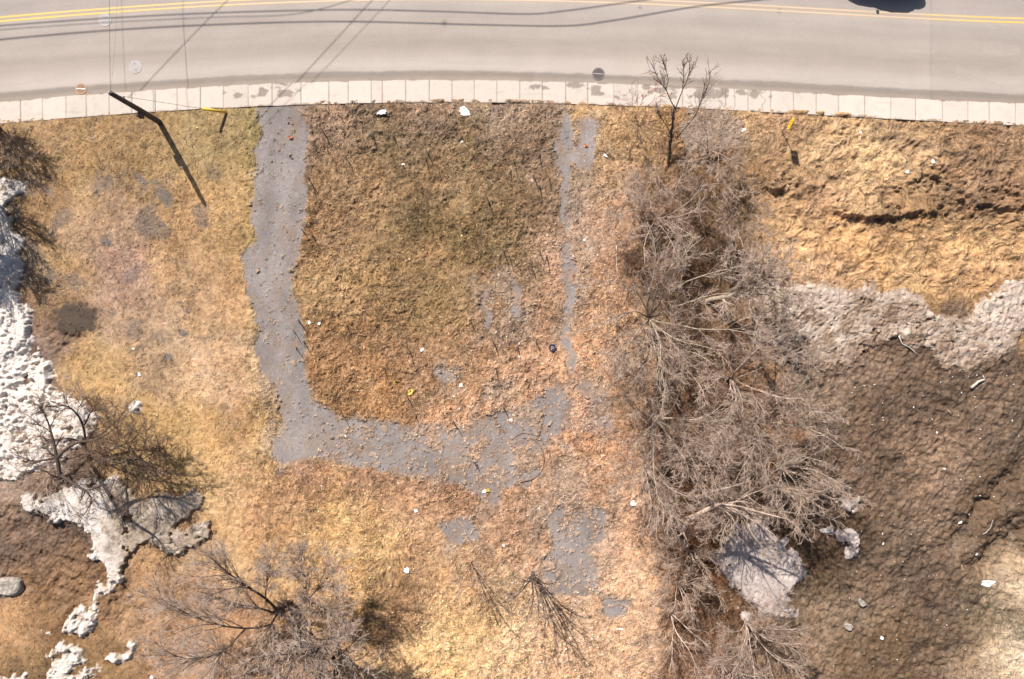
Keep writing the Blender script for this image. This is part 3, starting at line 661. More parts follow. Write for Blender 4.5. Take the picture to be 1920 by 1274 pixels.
def tube_obj(name, pts, r, mat, parent=None, S=8, r2=None, sub=1, caps=True):
    P = np.array(pts, float)[None]
    if sub > 1:
        t0 = np.arange(P.shape[1]); t1 = np.linspace(0, P.shape[1]-1, (P.shape[1]-1)*sub+1)
        P = np.stack([np.interp(t1, t0, P[0, :, k]) for k in range(3)], -1)[None]
    K = P.shape[1]; R = np.linspace(r, r2 if r2 is not None else r, K)[None]
    V, Q = tubes(P, R, S); F = [Q]
    if caps:
        F.append(np.array([list(range(S))[::-1], list(range((K-1)*S, K*S))]))
    return mesh_np(name, V, F, mat, parent)

# ------------------------------------------------------------------ trees
def steps(P0, D, L, K, rg, wob, up):
    N = len(P0); pts = [P0]; d = D.copy(); p = P0.copy()
    for k in range(K-1):
        d = d + rg.normal(0, wob, (N, 3)); d[:, 2] += up; d /= np.linalg.norm(d, axis=1, keepdims=True)
        p = p + d*(L/(K-1))[:, None]; p[:, 2] = np.maximum(p[:, 2], 0.12); pts.append(p)
    return np.stack(pts, 1)
def spawn(P, R, per, rg, ratio, spread, t0, outw=None):
    """children along polylines P"""
    N, K, _ = P.shape
    par = np.repeat(np.arange(N), per); t = rg.uniform(t0, 1.0, len(par)); f = t*(K-1); i = np.minimum(f.astype(int), K-2); u = (f-i)[:, None]
    pos = P[par, i]*(1-u)+P[par, i+1]*u
    tan = P[par, i+1]-P[par, i]; tan /= np.linalg.norm(tan, axis=1, keepdims=True)+1e-9
    rad = R[par, i]*(1-u[:, 0])+R[par, i+1]*u[:, 0]
    Lp = np.linalg.norm(np.diff(P, axis=1), axis=2).sum(1)[par]
    rnd = rg.normal(0, 1, (len(par), 3)); rnd -= (rnd*tan).sum(1, keepdims=True)*tan; rnd /= np.linalg.norm(rnd, axis=1, keepdims=True)+1e-9
    d = tan + rnd*(spread*rg.uniform(0.6, 1.3, len(par)))[:, None]; d /= np.linalg.norm(d, axis=1, keepdims=True)
    L = Lp*ratio*rg.uniform(0.55, 1.25, len(par))*(1.15-0.55*t)
    return pos, d, L, rad
def build_tree(name, label, cat, group, base, limbs, seed, per=(8, 6, 5), ratios=(0.42, 0.5, 0.5), spread=(0.75, 0.8, 0.8), twig_r=0.012, up=0.06, wob=0.16,
               mt=None, mc=None, t0=0.25, fine=3, slim=1.0):
    """limbs: list of (K,3) world polylines with radii (r0,r1)"""
    rg = np.random.default_rng(seed); root = empty(name, base)
    tag(root, label, cat, group)
    off = np.array(base)
    K = 9; PL = []; RL = []
    for pts, r0, r1 in limbs:
        P = np.array(pts, float); n = len(P); tt = np.linspace(0, n-1, K)
        Q = np.stack([np.interp(tt, np.arange(n), P[:, k]) for k in range(3)], -1)
        Q[1:-1] += rg.normal(0, 0.012*np.linalg.norm(P[-1]-P[0])+0.01, (K-2, 3))
        Q[1:-1] = 0.5*Q[1:-1]+0.25*(Q[:-2]+Q[2:])
        PL.append(Q); RL.append(np.linspace(r0, r1, K)*slim)
    P = np.stack(PL); R = np.stack(RL)
    V, Q = tubes(P-off, R, 7); tv, tq, tn = [V], [Q], len(V)
    vs, qs, n0 = [], [], 0
    Pp, Rp = P, R
    for lv in range(fine):
        pos, d, L, rad = spawn(Pp, Rp, per[lv], rg, ratios[lv], spread[lv], t0 if lv == 0 else 0.15)
        k = (5, 4, 3, 3)[lv]
        Pn = steps(pos, d, L, k, rg, wob, up*(0.6 if lv else 1))
        r0 = np.maximum(np.minimum(rad*0.62, 0.06), twig_r*(1.15, 1.0, 0.9, 0.8)[lv]); r1 = np.maximum(r0*0.4, twig_r*0.55)
        r0 = r0*0.85; r1 = r1*0.85
        Rn = r0[:, None]*(1-np.linspace(0, 1, k))+r1[:, None]*np.linspace(0, 1, k)
        v, q = tubes(Pn-off, Rn, (5, 4, 3, 3)[lv])
        if lv == 0: tv.append(v); tq.append(q+tn); tn += len(v)
        else: vs.append(v); qs.append(q+n0); n0 += len(v)
        Pp, Rp = Pn, Rn
    mesh_np('trunk', np.vstack(tv), np.vstack(tq), mt or M_bark_pale, root)
    mesh_np('crown', np.vstack(vs), np.vstack(qs), mc or M_bark_mid, root)
    return root
def star_limbs(base, rg, n, reach, h, r0, lift=0.12, lean=(0, 0), arc=1.25):
    out = []; a0 = rg.uniform(0, 6.28)
    fork = np.array(base)+np.array([lean[0]*0.25, lean[1]*0.25, h*lift])
    out.append(([base, (np.array(base)+fork)/2, fork], r0*1.15, r0))
    for k in range(n):
        a = a0+k*6.283/n+rg.uniform(-0.3, 0.3); R = reach*rg.uniform(0.6, 1.1); H = h*rg.uniform(0.7, 1.05)
        pts = []
        for t in np.linspace(0, 1, 6):
            rr = R*t**arc; z = fork[2]+(H-fork[2])*(1-(1-t)**1.5); aa = a+0.35*math.sin(2.5*t+k)
            pts.append((fork[0]+rr*math.cos(aa)+lean[0]*t*0.75, fork[1]+rr*math.sin(aa)+lean[1]*t*0.75, z))
        out.append((pts, r0*rg.uniform(0.45, 0.8), 0.014))
    return out
def star_tree(name, label, cat, group, cpx, cpy, h, reach, seed, n=8, r0=0.10, k_c=0.75, **kw):
    """cpx, cpy: where the middle of the crown shows; the base stands under it"""
    rg = np.random.default_rng(seed*13+1); lift = kw.pop('lift', 0.12); arc = kw.pop('arc', 1.25); lean = kw.pop('lean', (0, 0))
    x, y, _ = W(cpx, cpy, h*k_c); z = gz(x, y)-0.05 if abs(x) < 31 and abs(y) < 21 else 0.0
    kw.setdefault('slim', 0.68); kw['per'] = tuple(int(round(p*(1.0 if reach > 3 else 1.1))) for p in kw['per']); kw['twig_r'] = kw.get('twig_r', 0.012)*0.82
    return build_tree(name, label, cat, group, (x, y, z), star_limbs((x, y, z), rg, n, reach, h, r0, lift, lean, arc), seed, **kw)

TG = 'bare trees of the right thicket'
# leaning tree over the pavement
def LW(pts): return [W(*p) for p in pts]
b0 = (1253, 312, 0.05)
limbs = [(LW([b0, (1257, 270, 1.0), (1258, 250, 1.5)]), 0.085, 0.07),
         (LW([(1258, 250, 1.5), (1262, 225, 2.2), (1266, 205, 2.8)]), 0.065, 0.045),
         (LW([(1266, 205, 2.8), (1252, 180, 3.4), (1249, 165, 3.8), (1232, 145, 4.2), (1213, 105, 4.8)]), 0.032, 0.009),
         (LW([(1249, 166, 3.8), (1254, 150, 4.0), (1246, 125, 4.4), (1240, 105, 4.6)]), 0.024, 0.009),
         (LW([(1266, 205, 2.8), (1275, 180, 3.4), (1284, 160, 3.8), (1294, 140, 4.2), (1296, 118, 4.6)]), 0.032, 0.009),
         (LW([(1280, 168, 3.6), (1282, 140, 4.1), (1282, 112, 4.6)]), 0.028, 0.01),
         (LW([(1270, 258, 1.4), (1290, 235, 2.0), (1306, 212, 2.6), (1318, 180, 3.2), (1330, 150, 3.8), (1332, 132, 4.2)]), 0.042, 0.009),
         (LW([(1258, 250, 1.5), (1240, 222, 2.0), (1230, 200, 2.4)]), 0.03, 0.009)]
build_tree('bare_tree', 'slim dark bare tree leaning over the pavement towards the road', 'tree', None, W(*b0), limbs, 41, per=(12, 4, 3), ratios=(0.36, 0.5, 0.5),
           spread=(0.45, 0.5, 0.6), twig_r=0.013, mt=M_bark_dark, mc=M_bark_mid, t0=0.35)
star_tree('bare_bush', 'sparse bush with rusty twigs spreading over the dirty pavement slabs', 'bush', None, 1200, 205, 2.4, 1.6, 42, n=6, r0=0.03, per=(6, 5, 3), twig_r=0.010, mt=M_twig_red, mc=M_twig_red)
star_tree('bare_bush', 'thin pale bush growing over the grey gravel pad below the pavement', 'bush', None, 1345, 265, 3.4, 2.2, 43, n=7, r0=0.05, per=(7, 5, 4), twig_r=0.009, mt=M_bark_mid, mc=M_bark_pale)
star_tree('bare_bush', 'grey bush with curling pale twigs at the foot of the gravel pad', 'bush', None, 1375, 340, 2.4, 1.7, 44, n=7, r0=0.04, per=(7, 5, 4), twig_r=0.011, wob=0.3)
star_tree('bare_bush', 'dense arching grey bramble clump below the leaning tree', 'bush', None, 1245, 400, 3.2, 3.0, 45, n=13, r0=0.06, per=(9, 6, 4), twig_r=0.014, wob=0.32, up=-0.02, lift=0.05)
star_tree('bare_bush', 'low pale bush where the thicket meets the narrow driveway strip', 'bush', None, 1180, 350, 2.0, 1.6, 46, n=6, r0=0.03, per=(6, 4, 3), twig_r=0.010)
star_tree('bare_tree', 'wide pale star shaped bare tree, largest at the left side of the thicket', 'tree', None, 1240, 592, 6.5, 5.0, 47, n=15, r0=0.15, per=(10, 7, 5), ratios=(0.34, 0.45, 0.5), spread=(0.6, 0.6, 0.7), twig_r=0.014, mt=M_bark_olive)
# tree with a thick slanting trunk
b1 = (1325, 566, 0.05)
limbs = [(LW([b1, (1345, 560, 1.2), (1385, 552, 2.6), (1415, 538, 3.6)]), 0.17, 0.12), (LW([(1415, 538, 3.6), (1450, 540, 4.4), (1500, 560, 5.2)]), 0.08, 0.015),
         (LW([(1410, 540, 3.5), (1425, 500, 4.4), (1440, 450, 5.4)]), 0.08, 0.015), (LW([(1400, 545, 3.2), (1440, 520, 4.2), (1500, 515, 5.4)]), 0.07, 0.015),
         (LW([(1385, 552, 2.6), (1375, 515, 3.8), (1370, 470, 5.0)]), 0.06, 0.015), (LW([(1400, 548, 3.1), (1410, 590, 4.0), (1430, 630, 4.6)]), 0.06, 0.015),
         (LW([(1360, 555, 1.8), (1390, 535, 3.0), (1410, 495, 4.4)]), 0.06, 0.015), (LW([(1415, 538, 3.6), (1460, 500, 4.8), (1490, 470, 5.4)]), 0.06, 0.012)]
build_tree('bare_tree', 'bare tree with thick lichen covered trunk slanting right above the snow bank corner', 'tree', None, W(*b1), limbs, 48, per=(11, 7, 5), ratios=(0.5, 0.5, 0.5), twig_r=0.013, mt=M_bark_olive, mc=M_bark_pale)
star_tree('bare_tree', 'fine dark twigged sapling standing upright north of the slanting trunk', 'tree', None, 1395, 430, 4.0, 1.9, 49, n=7, r0=0.05, per=(8, 6, 4), twig_r=0.011, mt=M_bark_mid, mc=M_bark_mid)
star_tree('bare_tree', 'small silvery star shaped sapling just below the widest tree', 'tree', None, 1268, 660, 4.4, 2.6, 50, n=9, r0=0.06, per=(8, 5, 4), twig_r=0.014)
star_tree('bare_tree', 'bare tree with dark forked trunk and pale twigs over the orange leaves', 'tree', None, 1255, 800, 6.0, 3.9, 51, n=12, r0=0.13, per=(10, 6, 5), ratios=(0.38, 0.45, 0.5), spread=(0.65, 0.7, 0.7), twig_r=0.013, mt=M_bark_olive)
star_tree('bare_tree', 'bushy bare tree right of centre whose twigs reach the snow bank foot', 'tree', None, 1400, 715, 5.2, 3.8, 52, n=11, r0=0.10, per=(10, 7, 5), ratios=(0.38, 0.45, 0.5), twig_r=0.012)
star_tree('bare_tree', 'broad pinkish grey bare tree on the edge of the brown mud', 'tree', None, 1455, 805, 6.2, 4.2, 53, n=12, r0=0.13, per=(10, 7, 5), ratios=(0.36, 0.45, 0.5), twig_r=0.013, mt=M_bark_olive)
star_tree('bare_tree', 'olive grey bare tree with drooping tips above the small snow patch', 'tree', None, 1405, 935, 5.6, 3.6, 54, n=12, r0=0.12, per=(10, 7, 5), ratios=(0.36, 0.45, 0.5), twig_r=0.013, mt=M_bark_olive, mc=M_bark_mid, up=0.0)
star_tree('bare_tree', 'thin bare tree at the mud edge left of the torn plastic sheets', 'tree', None, 1500, 890, 5.0, 2.7, 55, n=9, r0=0.09, per=(9, 6, 5), twig_r=0.012, mc=M_bark_mid)
star_tree('bare_tree', 'bare tree leaning left over the white box beside the leaf covered lot', 'tree', None, 1225, 895, 4.6, 2.8, 56, n=9, r0=0.08, per=(9, 6, 4), twig_r=0.012)
star_tree('bare_tree', 'grey bare tree in the middle of the thicket between two crowns', 'tree', None, 1335, 850, 4.6, 2.7, 57, n=9, r0=0.08, per=(9, 6, 4), twig_r=0.012)
star_tree('bare_bush', 'brown arching bush over bare rusty soil left of the snow patch', 'bush', None, 1300, 1045, 2.6, 2.0, 58, n=9, r0=0.05, per=(8, 6, 4), twig_r=0.011, mc=M_bark_mid, up=-0.04)
star_tree('bare_bush', 'brown twiggy bush hugging the straight edge of the thicket', 'bush', None, 1280, 1110, 2.6, 2.0, 59, n=9, r0=0.05, per=(8, 6, 4), twig_r=0.011, mc=M_bark_mid, up=-0.04)
star_tree('bare_tree', 'reddish grey bare tree below the snow patch in the thicket', 'tree', None, 1425, 1200, 4.6, 2.8, 60, n=10, r0=0.08, per=(9, 7, 4), twig_r=0.011, mc=M_bark_mid)
star_tree('bare_tree', 'bare tree cut by the bottom frame at the right thicket foot', 'tree', None, 1370, 1275, 4.6, 2.6, 61, n=8, r0=0.08, per=(8, 6, 4), twig_r=0.012, mc=M_bark_mid)
limbs = [(LW([(1258, 1150, 0.1), (1268, 1185, 1.0), (1290, 1215, 1.5), (1310, 1260, 1.8)]), 0.05, 0.015), (LW([(1258, 1150, 0.1), (1290, 1180, 1.2), (1330, 1215, 1.6)]), 0.04, 0.012),
         (LW([(1262, 1160, 0.4), (1262, 1200, 1.4), (1255, 1260, 2.0)]), 0.03, 0.012)]
build_tree('fallen_branch', 'pale forked fallen branch at the lower left tip of the thicket', 'branch', None, W(1258, 1150, 0.1), limbs, 62, per=(7, 4, 3), twig_r=0.011)
def SWs(pts): return [((x-SDX*PPM*h-960)/PPM, (637-(y+SDY*PPM*h))/PPM, h) for x, y, h in pts]
b5 = W(1262, 985, 0.05)
limbs = [([b5]+SWs([(1300, 1050, 2.5), (1330, 1058, 4.2)]), 0.15, 0.13), (SWs([(1330, 1058, 4.2), (1375, 1045, 4.6), (1400, 1048, 4.8), (1440, 1060, 5.0), (1500, 1088, 5.6)]), 0.14, 0.03),
         (SWs([(1395, 1050, 4.8), (1430, 1072, 5.0), (1480, 1112, 5.5)]), 0.09, 0.02), (SWs([(1372, 1045, 4.6), (1352, 1020, 4.9), (1345, 1000, 5.2)]), 0.08, 0.02),
         (SWs([(1356, 1030, 4.8), (1390, 1030, 5.2), (1430, 1028, 5.6)]), 0.05, 0.015), (SWs([(1300, 1050, 2.5), (1290, 1020, 3.5), (1250, 1005, 4.5)]), 0.08, 0.02)]
build_tree('bare_tree', 'bare tree whose thick limb shadow crosses the small lower snow patch', 'tree', TG, b5, limbs, 63, per=(6, 5, 3), twig_r=0.012, mt=M_bark_mid, mc=M_bark_mid)
# low shrubs that knit the thicket together
sb = [(1215,330),(1300,360),(1330,430),(1220,470),(1290,500),(1180,480),(1350,480),(1160,610),(1330,640),(1380,640),(1180,700),(1230,725),(1320,720),(1180,830),(1300,850),(1330,780),
      (1420,870),(1250,960),(1300,940),(1350,980),(1480,940),(1265,1010),(1330,1130),(1270,1220),(1340,1210),(1450,1180),(1480,1240),(1530,760),(1520,980),(1450,600),(1480,560),(1540,840)]
for k, (x, y) in enumerate(sb):
    if k < 6:
        r = star_tree('bare_shrub', 'low tangled brown shrub filling the gaps between thicket trees', 'shrub', 'low shrubs of the right thicket', x, y, 1.5, 1.5, 100+k, n=8, r0=0.025, per=(6, 4, 3), twig_r=0.009,
                      mt=M_bark_brown, mc=M_bark_brown, lift=0.05, wob=0.25)
        if k == 0: protos = []
        protos.append(r)
    else:
        src = protos[k % 6]; wx, wy, _ = W(x, y, 1.0)
        r = src.copy(); COL.objects.link(r); r.location = (wx, wy, gz(wx, wy)-0.05); r.rotation_euler = (0, 0, k*1.7)
        s = 0.85+0.35*((k*37) % 10)/10; r.scale = (s, s, s)
        for ch in src.children:
            c = ch.copy(); COL.objects.link(c); c.parent = r
# left group
def SWs(pts): return [((x-SDX*PPM*h-960)/PPM, (637-(y+SDY*PPM*h))/PPM, h) for x, y, h in pts]
b2 = (168, 862, 0.1)
limbs = [(LW([b2, (162, 845, 0.9), (160, 825, 1.6)]), 0.14, 0.10), (LW([(160, 825, 1.6), (152, 790, 2.6), (138, 768, 3.3), (118, 758, 3.8), (98, 765, 4.3)]), 0.09, 0.015),
         (LW([(160, 835, 1.4), (135, 820, 2.2), (100, 830, 3.0), (70, 815, 3.6)]), 0.08, 0.012), (LW([(155, 800, 2.3), (175, 770, 3.2), (195, 745, 4.2)]), 0.06, 0.012),
         (LW([(165, 850, 0.8), (130, 862, 1.6), (95, 850, 2.4)]), 0.06, 0.012), (LW([(160, 825, 1.6), (195, 815, 3.0), (220, 790, 4.4), (235, 770, 5.0)]), 0.07, 0.012),
         (LW([(162, 845, 0.9), (205, 850, 2.4), (250, 830, 3.8), (262, 805, 4.6)]), 0.07, 0.012),
         (LW([b2])+SWs([(222, 945, 2.6), (250, 985, 4.0)]), 0.15, 0.13), (SWs([(250, 985, 4.0), (252, 950, 4.2), (246, 910, 4.4), (235, 880, 4.6)]), 0.14, 0.03),
         (SWs([(252, 955, 4.2), (300, 935, 4.6), (345, 948, 5.0), (385, 928, 5.2)]), 0.12, 0.02), (SWs([(252, 955, 4.2), (225, 968, 4.4), (192, 958, 4.6)]), 0.09, 0.02),
         (SWs([(250, 980, 4.0), (290, 1005, 4.2), (320, 1030, 4.4), (310, 1062, 4.6)]), 0.13, 0.02), (SWs([(300, 935, 4.6), (330, 970, 4.9), (365, 985, 5.2)]), 0.07, 0.015)]
build_tree('bare_tree', 'gnarled black limbed bare tree whose shadow falls over the lower left snow', 'tree', None, W(*b2), limbs, 70, slim=0.8, per=(10, 7, 4), ratios=(0.4, 0.5, 0.5), twig_r=0.012, mt=M_bark_dark, mc=M_bark_brown, wob=0.25)
star_tree('bare_bush', 'dense dark tangled bush right of the gnarled tree at lower left', 'bush', None, 235, 868, 2.8, 2.6, 71, n=14, r0=0.07, per=(9, 6, 4), twig_r=0.012, mt=M_bark_dark, mc=M_bark_brown, up=-0.02)
star_tree('bare_bush', 'spindly bush with dark stems beside the gnarled tree on straw', 'bush', None, 275, 850, 3.0, 1.7, 72, n=7, r0=0.05, per=(6, 4, 3), twig_r=0.011, mt=M_bark_dark, mc=M_bark_mid)
star_tree('bare_bush', 'pinkish brown twiggy bush at the left edge above the muddy hollow', 'bush', None, 70, 895, 2.4, 2.4, 73, n=10, r0=0.04, per=(8, 6, 4), twig_r=0.009, mc=M_bark_pale)
star_tree('bare_bush', 'thin bush over the snow left of the gnarled tree', 'bush', None, 70, 820, 2.0, 1.8, 74, n=7, r0=0.03, per=(6, 5, 3), twig_r=0.010, mc=M_bark_mid)
star_tree('bare_bush', 'small grey bush behind the curved limb on the left snow', 'bush', None, 130, 748, 2.4, 1.5, 75, n=8, r0=0.03, per=(7, 5, 3), twig_r=0.010, mc=M_bark_mid)
star_tree('bare_bush', 'dark scrubby bush cut off by the left frame near the pavement', 'bush', None, 5, 285, 2.2, 1.5, 76, n=8, r0=0.04, per=(7, 5, 4), twig_r=0.011, mt=M_bark_dark, mc=M_bark_mid)
star_tree('bare_bush', 'brown scrub around the ice lump near the gnarled tree top', 'bush', None, 228, 762, 0.9, 0.9, 77, n=7, r0=0.02, per=(6, 4, 3), twig_r=0.008, mc=M_bark_mid)
for k, (x, y, h) in enumerate([(-70, 200, 3.6), (-85, 340, 4.2), (-80, 440, 3.8)]):
    star_tree('bare_tree', ('bare tree just outside the left edge shading the upper snow', 'second bare tree outside the left edge beside the snow bank', 'third and lowest bare tree outside the left edge')[k], 'tree', None,
              x, y, h, 1.6, 80+k, n=10, r0=0.12, per=(10, 7, 4), twig_r=0.018, mt=M_bark_dark, mc=M_bark_dark)
# bottom left big spreading tree
b3 = (545, 1128, 0.1)
limbs = [(LW([b3, (535, 1135, 1.0), (522, 1150, 1.9)]), 0.20, 0.16), (LW([(522, 1150, 1.9), (500, 1125, 3.0), (455, 1090, 4.4), (415, 1065, 5.4), (390, 1042, 6.2)]), 0.12, 0.018),
         (LW([(522, 1150, 1.9), (480, 1138, 3.0), (440, 1130, 4.0), (400, 1120, 5.2)]), 0.09, 0.015), (LW([(522, 1150, 1.9), (505, 1172, 2.6), (508, 1200, 3.6), (515, 1260, 5.0)]), 0.09, 0.015),
         (LW([(505, 1172, 2.6), (460, 1180, 3.6), (390, 1165, 4.6), (330, 1145, 5.6), (300, 1120, 6.2)]), 0.09, 0.015), (LW([(535, 1145, 1.6), (575, 1130, 2.8), (610, 1090, 4.2), (635, 1060, 5.2)]), 0.09, 0.015),
         (LW([(535, 1145, 1.6), (590, 1150, 3.0), (640, 1140, 4.4)]), 0.08, 0.015), (LW([(500, 1130, 2.9), (500, 1090, 4.2), (505, 1050, 5.6)]), 0.07, 0.015),
         (LW([(530, 1150, 1.8), (560, 1190, 3.2), (590, 1240, 4.6), (600, 1290, 5.4)]), 0.09, 0.015), (LW([(460, 1180, 3.6), (420, 1225, 4.2), (340, 1240, 4.8), (285, 1200, 5.8)]), 0.08, 0.015),
         (LW([(508, 1200, 3.6), (470, 1240, 4.6), (450, 1290, 5.6)]), 0.06, 0.015), (LW([(560, 1190, 3.2), (610, 1200, 4.2), (650, 1190, 5.2)]), 0.06, 0.015), (LW([(575, 1130, 2.8), (570, 1080, 4.4), (560, 1040, 5.6)]), 0.06, 0.015)]
build_tree('bare_tree', 'big spreading bare tree with black crotch at the bottom of the frame', 'tree', None, W(*b3), limbs, 90, per=(28, 11, 5), ratios=(0.42, 0.45, 0.5), spread=(0.6, 0.6, 0.7), twig_r=0.010, slim=0.72, mt=M_bark_dark, mc=M_bark_pale)
b4 = (600, 1215, 0.1)
star_tree('bare_tree', 'second bare tree at the bottom edge casting a dark branching shadow', 'tree', None, 590, 1255, 6.0, 3.8, 91, n=11, r0=0.19, per=(11, 7, 4), twig_r=0.013, mt=M_bark_dark, mc=M_bark_pale)
star_tree('bare_bush', 'brown low bush at the left foot of the big spreading tree', 'bush', None, 400, 1235, 2.2, 2.2, 92, n=9, r0=0.04, per=(8, 6, 4), twig_r=0.010, mc=M_bark_mid)
star_tree('sapling', 'slender pinkish sapling on the straw, left one of two', 'tree', None, 880, 1068, 4.4, 0.9, 93, n=8, r0=0.05, k_c=0.35, per=(6, 3, 3), spread=(0.35, 0.4, 0.5), twig_r=0.010, arc=1.0, mt=M_twig_red, mc=M_bark_pale, ratios=(0.3, 0.4, 0.4))
star_tree('sapling', 'slender many stemmed grey sapling beside the lowest asphalt patch', 'tree', None, 1000, 1095, 5.4, 1.5, 94, n=12, r0=0.09, k_c=0.45, per=(7, 4, 3), spread=(0.4, 0.5, 0.5), twig_r=0.012, arc=1.1, mt=M_bark_dark, mc=M_bark_mid, ratios=(0.32, 0.4, 0.4))

# ------------------------------------------------------------------ utility pole, guy, cables
pb = W(300, 230, 0.05); ptp = W(207, 175, 5.6)
pole = empty('utility_pole', pb); tag(pole, 'dark wooden utility pole standing in the grass at the pavement edge', 'pole')
rel = lambda p: (p[0]-pb[0], p[1]-pb[1], p[2]-pb[2])
tube_obj('shaft', [(0, 0, -0.3), (0, 0, 2.5), rel(ptp)], 0.17, M_pole, pole, S=14, r2=0.12, sub=6)
def pole_at(h):
    t = h/5.6; return tuple((np.array(pb)*(1-t)+np.array(ptp)*t))
def box(name, c, s, mat, parent=None, rz=0.0, bev=0.02):
    import bmesh
    bm = bmesh.new(); bmesh.ops.create_cube(bm, size=1.0)
    for v in bm.verts:
        x, y, z = v.co.x*s[0], v.co.y*s[1], v.co.z*s[2]
        v.co = (x*math.cos(rz)-y*math.sin(rz)+c[0], x*math.sin(rz)+y*math.cos(rz)+c[1], z+c[2])
    bmesh.ops.bevel(bm, geom=list(bm.edges), offset=min(bev, min(s)*0.3), segments=2, affect='EDGES')
    me = bpy.data.meshes.new(name); bm.to_mesh(me); bm.free(); me.materials.append(mat)
    o = bpy.data.objects.new(name, me); COL.objects.link(o)
    if parent: o.parent = parent
    return o
q = rel(pole_at(2.4)); box('equipment_box', (q[0]-0.02, q[1]-0.26, q[2]), (0.24, 0.20, 0.6), M_pole, pole, 0.3)
q = rel(pole_at(4.4)); box('bracket', (q[0]+0.05, q[1]+0.12, q[2]), (0.10, 0.16, 0.25), M_steel, pole)
q = rel(ptp); tube_obj('insulator', [(q[0]-0.02, q[1], q[2]-0.1), (q[0]-0.02, q[1], q[2]+0.14)], 0.06, M_steel, pole, S=10)
q = rel(pole_at(5.0)); tube_obj('insulator', [(q[0]-0.16, q[1]+0.14, q[2]-0.06), (q[0]-0.16, q[1]+0.14, q[2]+0.10)], 0.05, M_steel, pole, S=10)
# guy wire and its yellow guard
anc = W(424, 211, 0.12); top = pole_at(5.3)
tag(tube_obj('guy_wire', [anc, top], 0.009, M_wire, S=5, sub=6), 'thin guy wire running from the pole top to the ground anchor', 'wire')
A_ = np.array(anc); T_ = np.array(top); g = A_+(T_-A_)*0.0; g1 = A_+(T_-A_)*0.23
gd = empty('guy_guard', anc); tag(gd, 'long yellow plastic guard sleeve on the lower end of the guy wire', 'guard')
tube_obj('sleeve', [(0, 0, 0), tuple(g1-A_)], 0.075, M_yellow, gd, S=12)
tube_obj('anchor_rod', [(0, 0, -0.15), tuple((g1-A_)*0.06)], 0.02, M_steel, gd, S=8)

def cable(name, pts, r, label, sub=1):
    P = np.array(pts, float)
    t0 = np.arange(len(P)); t1 = np.linspace(0, len(P)-1, (len(P)-1)*8+1)
    # smooth interpolation
    out = []
    for k in range(3):
        y = P[:, k]; m = np.gradient(y)
        i = np.minimum(t1.astype(int), len(P)-2); u = t1-i
        out.append((2*u**3-3*u**2+1)*y[i]+(u**3-2*u**2+u)*m[i]+(-2*u**3+3*u**2)*y[i+1]+(u**3-u**2)*m[i+1])
    tag(tube_obj(name, np.stack(out, -1), r, M_wire, S=6), label, 'cable', None)
top = ptp
cable('overhead_cable', [W(207, 175, 5.55), W(206, 100, 5.05), W(205, 20, 4.75), W(205, -90, 4.45), W(205, -190, 4.3), W(205, -420, 4.5)], 0.010, 'thin service cable crossing the road straight from the pole top')
cable('overhead_cable', [W(208, 173, 5.3), W(214, 100, 4.7), W(219, 20, 4.2), W(223, -90, 3.9), W(226, -190, 3.8), W(230, -420, 4.1)], 0.004, 'hair thin drop wire crossing the road beside the service cable')
def from_shadow(pts, h):
    hx = h*PPM
    return [((x-hx*SDX-960)/PPM, (637-(y+hx*SDY))/PPM, h+0.0) for x, y in pts]
cable('overhead_cable', from_shadow([(-120,62),(0,50),(200,36),(400,26),(640,20),(820,23),(985,28),(1060,22),(1150,10),(1280,-8),(1500,-40)], 9.0), 0.03, 'thick bundled cable above the far lane, upper shadow line on the road')
cable('overhead_cable', from_shadow([(-120,92),(0,76),(200,59),(400,48),(640,42),(900,48),(1060,50),(1150,40),(1300,15),(1420,2),(1600,-15)], 9.0), 0.033, 'thick bundled cable whose shadow is the lower dark line on the road')
cable('overhead_cable', from_shadow([(-120,72),(0,58),(200,44),(400,34),(560,27),(700,-10)], 9.0), 0.018, 'thinner cable between the two bundled cables over the left lane')
cable('overhead_cable', from_shadow([(800,-110),(700,0),(600,108),(520,192),(455,255),(400,292),(330,330)], 9.4), 0.018, 'slanting power cable shadowed from the road to the driveway mouth')
cable('overhead_cable', from_shadow([(850,-125),(752,-20),(650,88),(560,178),(500,235),(440,280)], 9.4), 0.012, 'right hand slanting power cable over road and driveway')
cable('overhead_cable', from_shadow([(540,-100),(430,0),(340,90),(245,188)], 9.0), 0.018, 'slanting power cable shadowed across the road to the pole side')
cable('overhead_cable', from_shadow([(228,-100),(229,0),(232,90),(236,180)], 8.6), 0.01, 'cable above the road seen as a faint vertical shadow left')

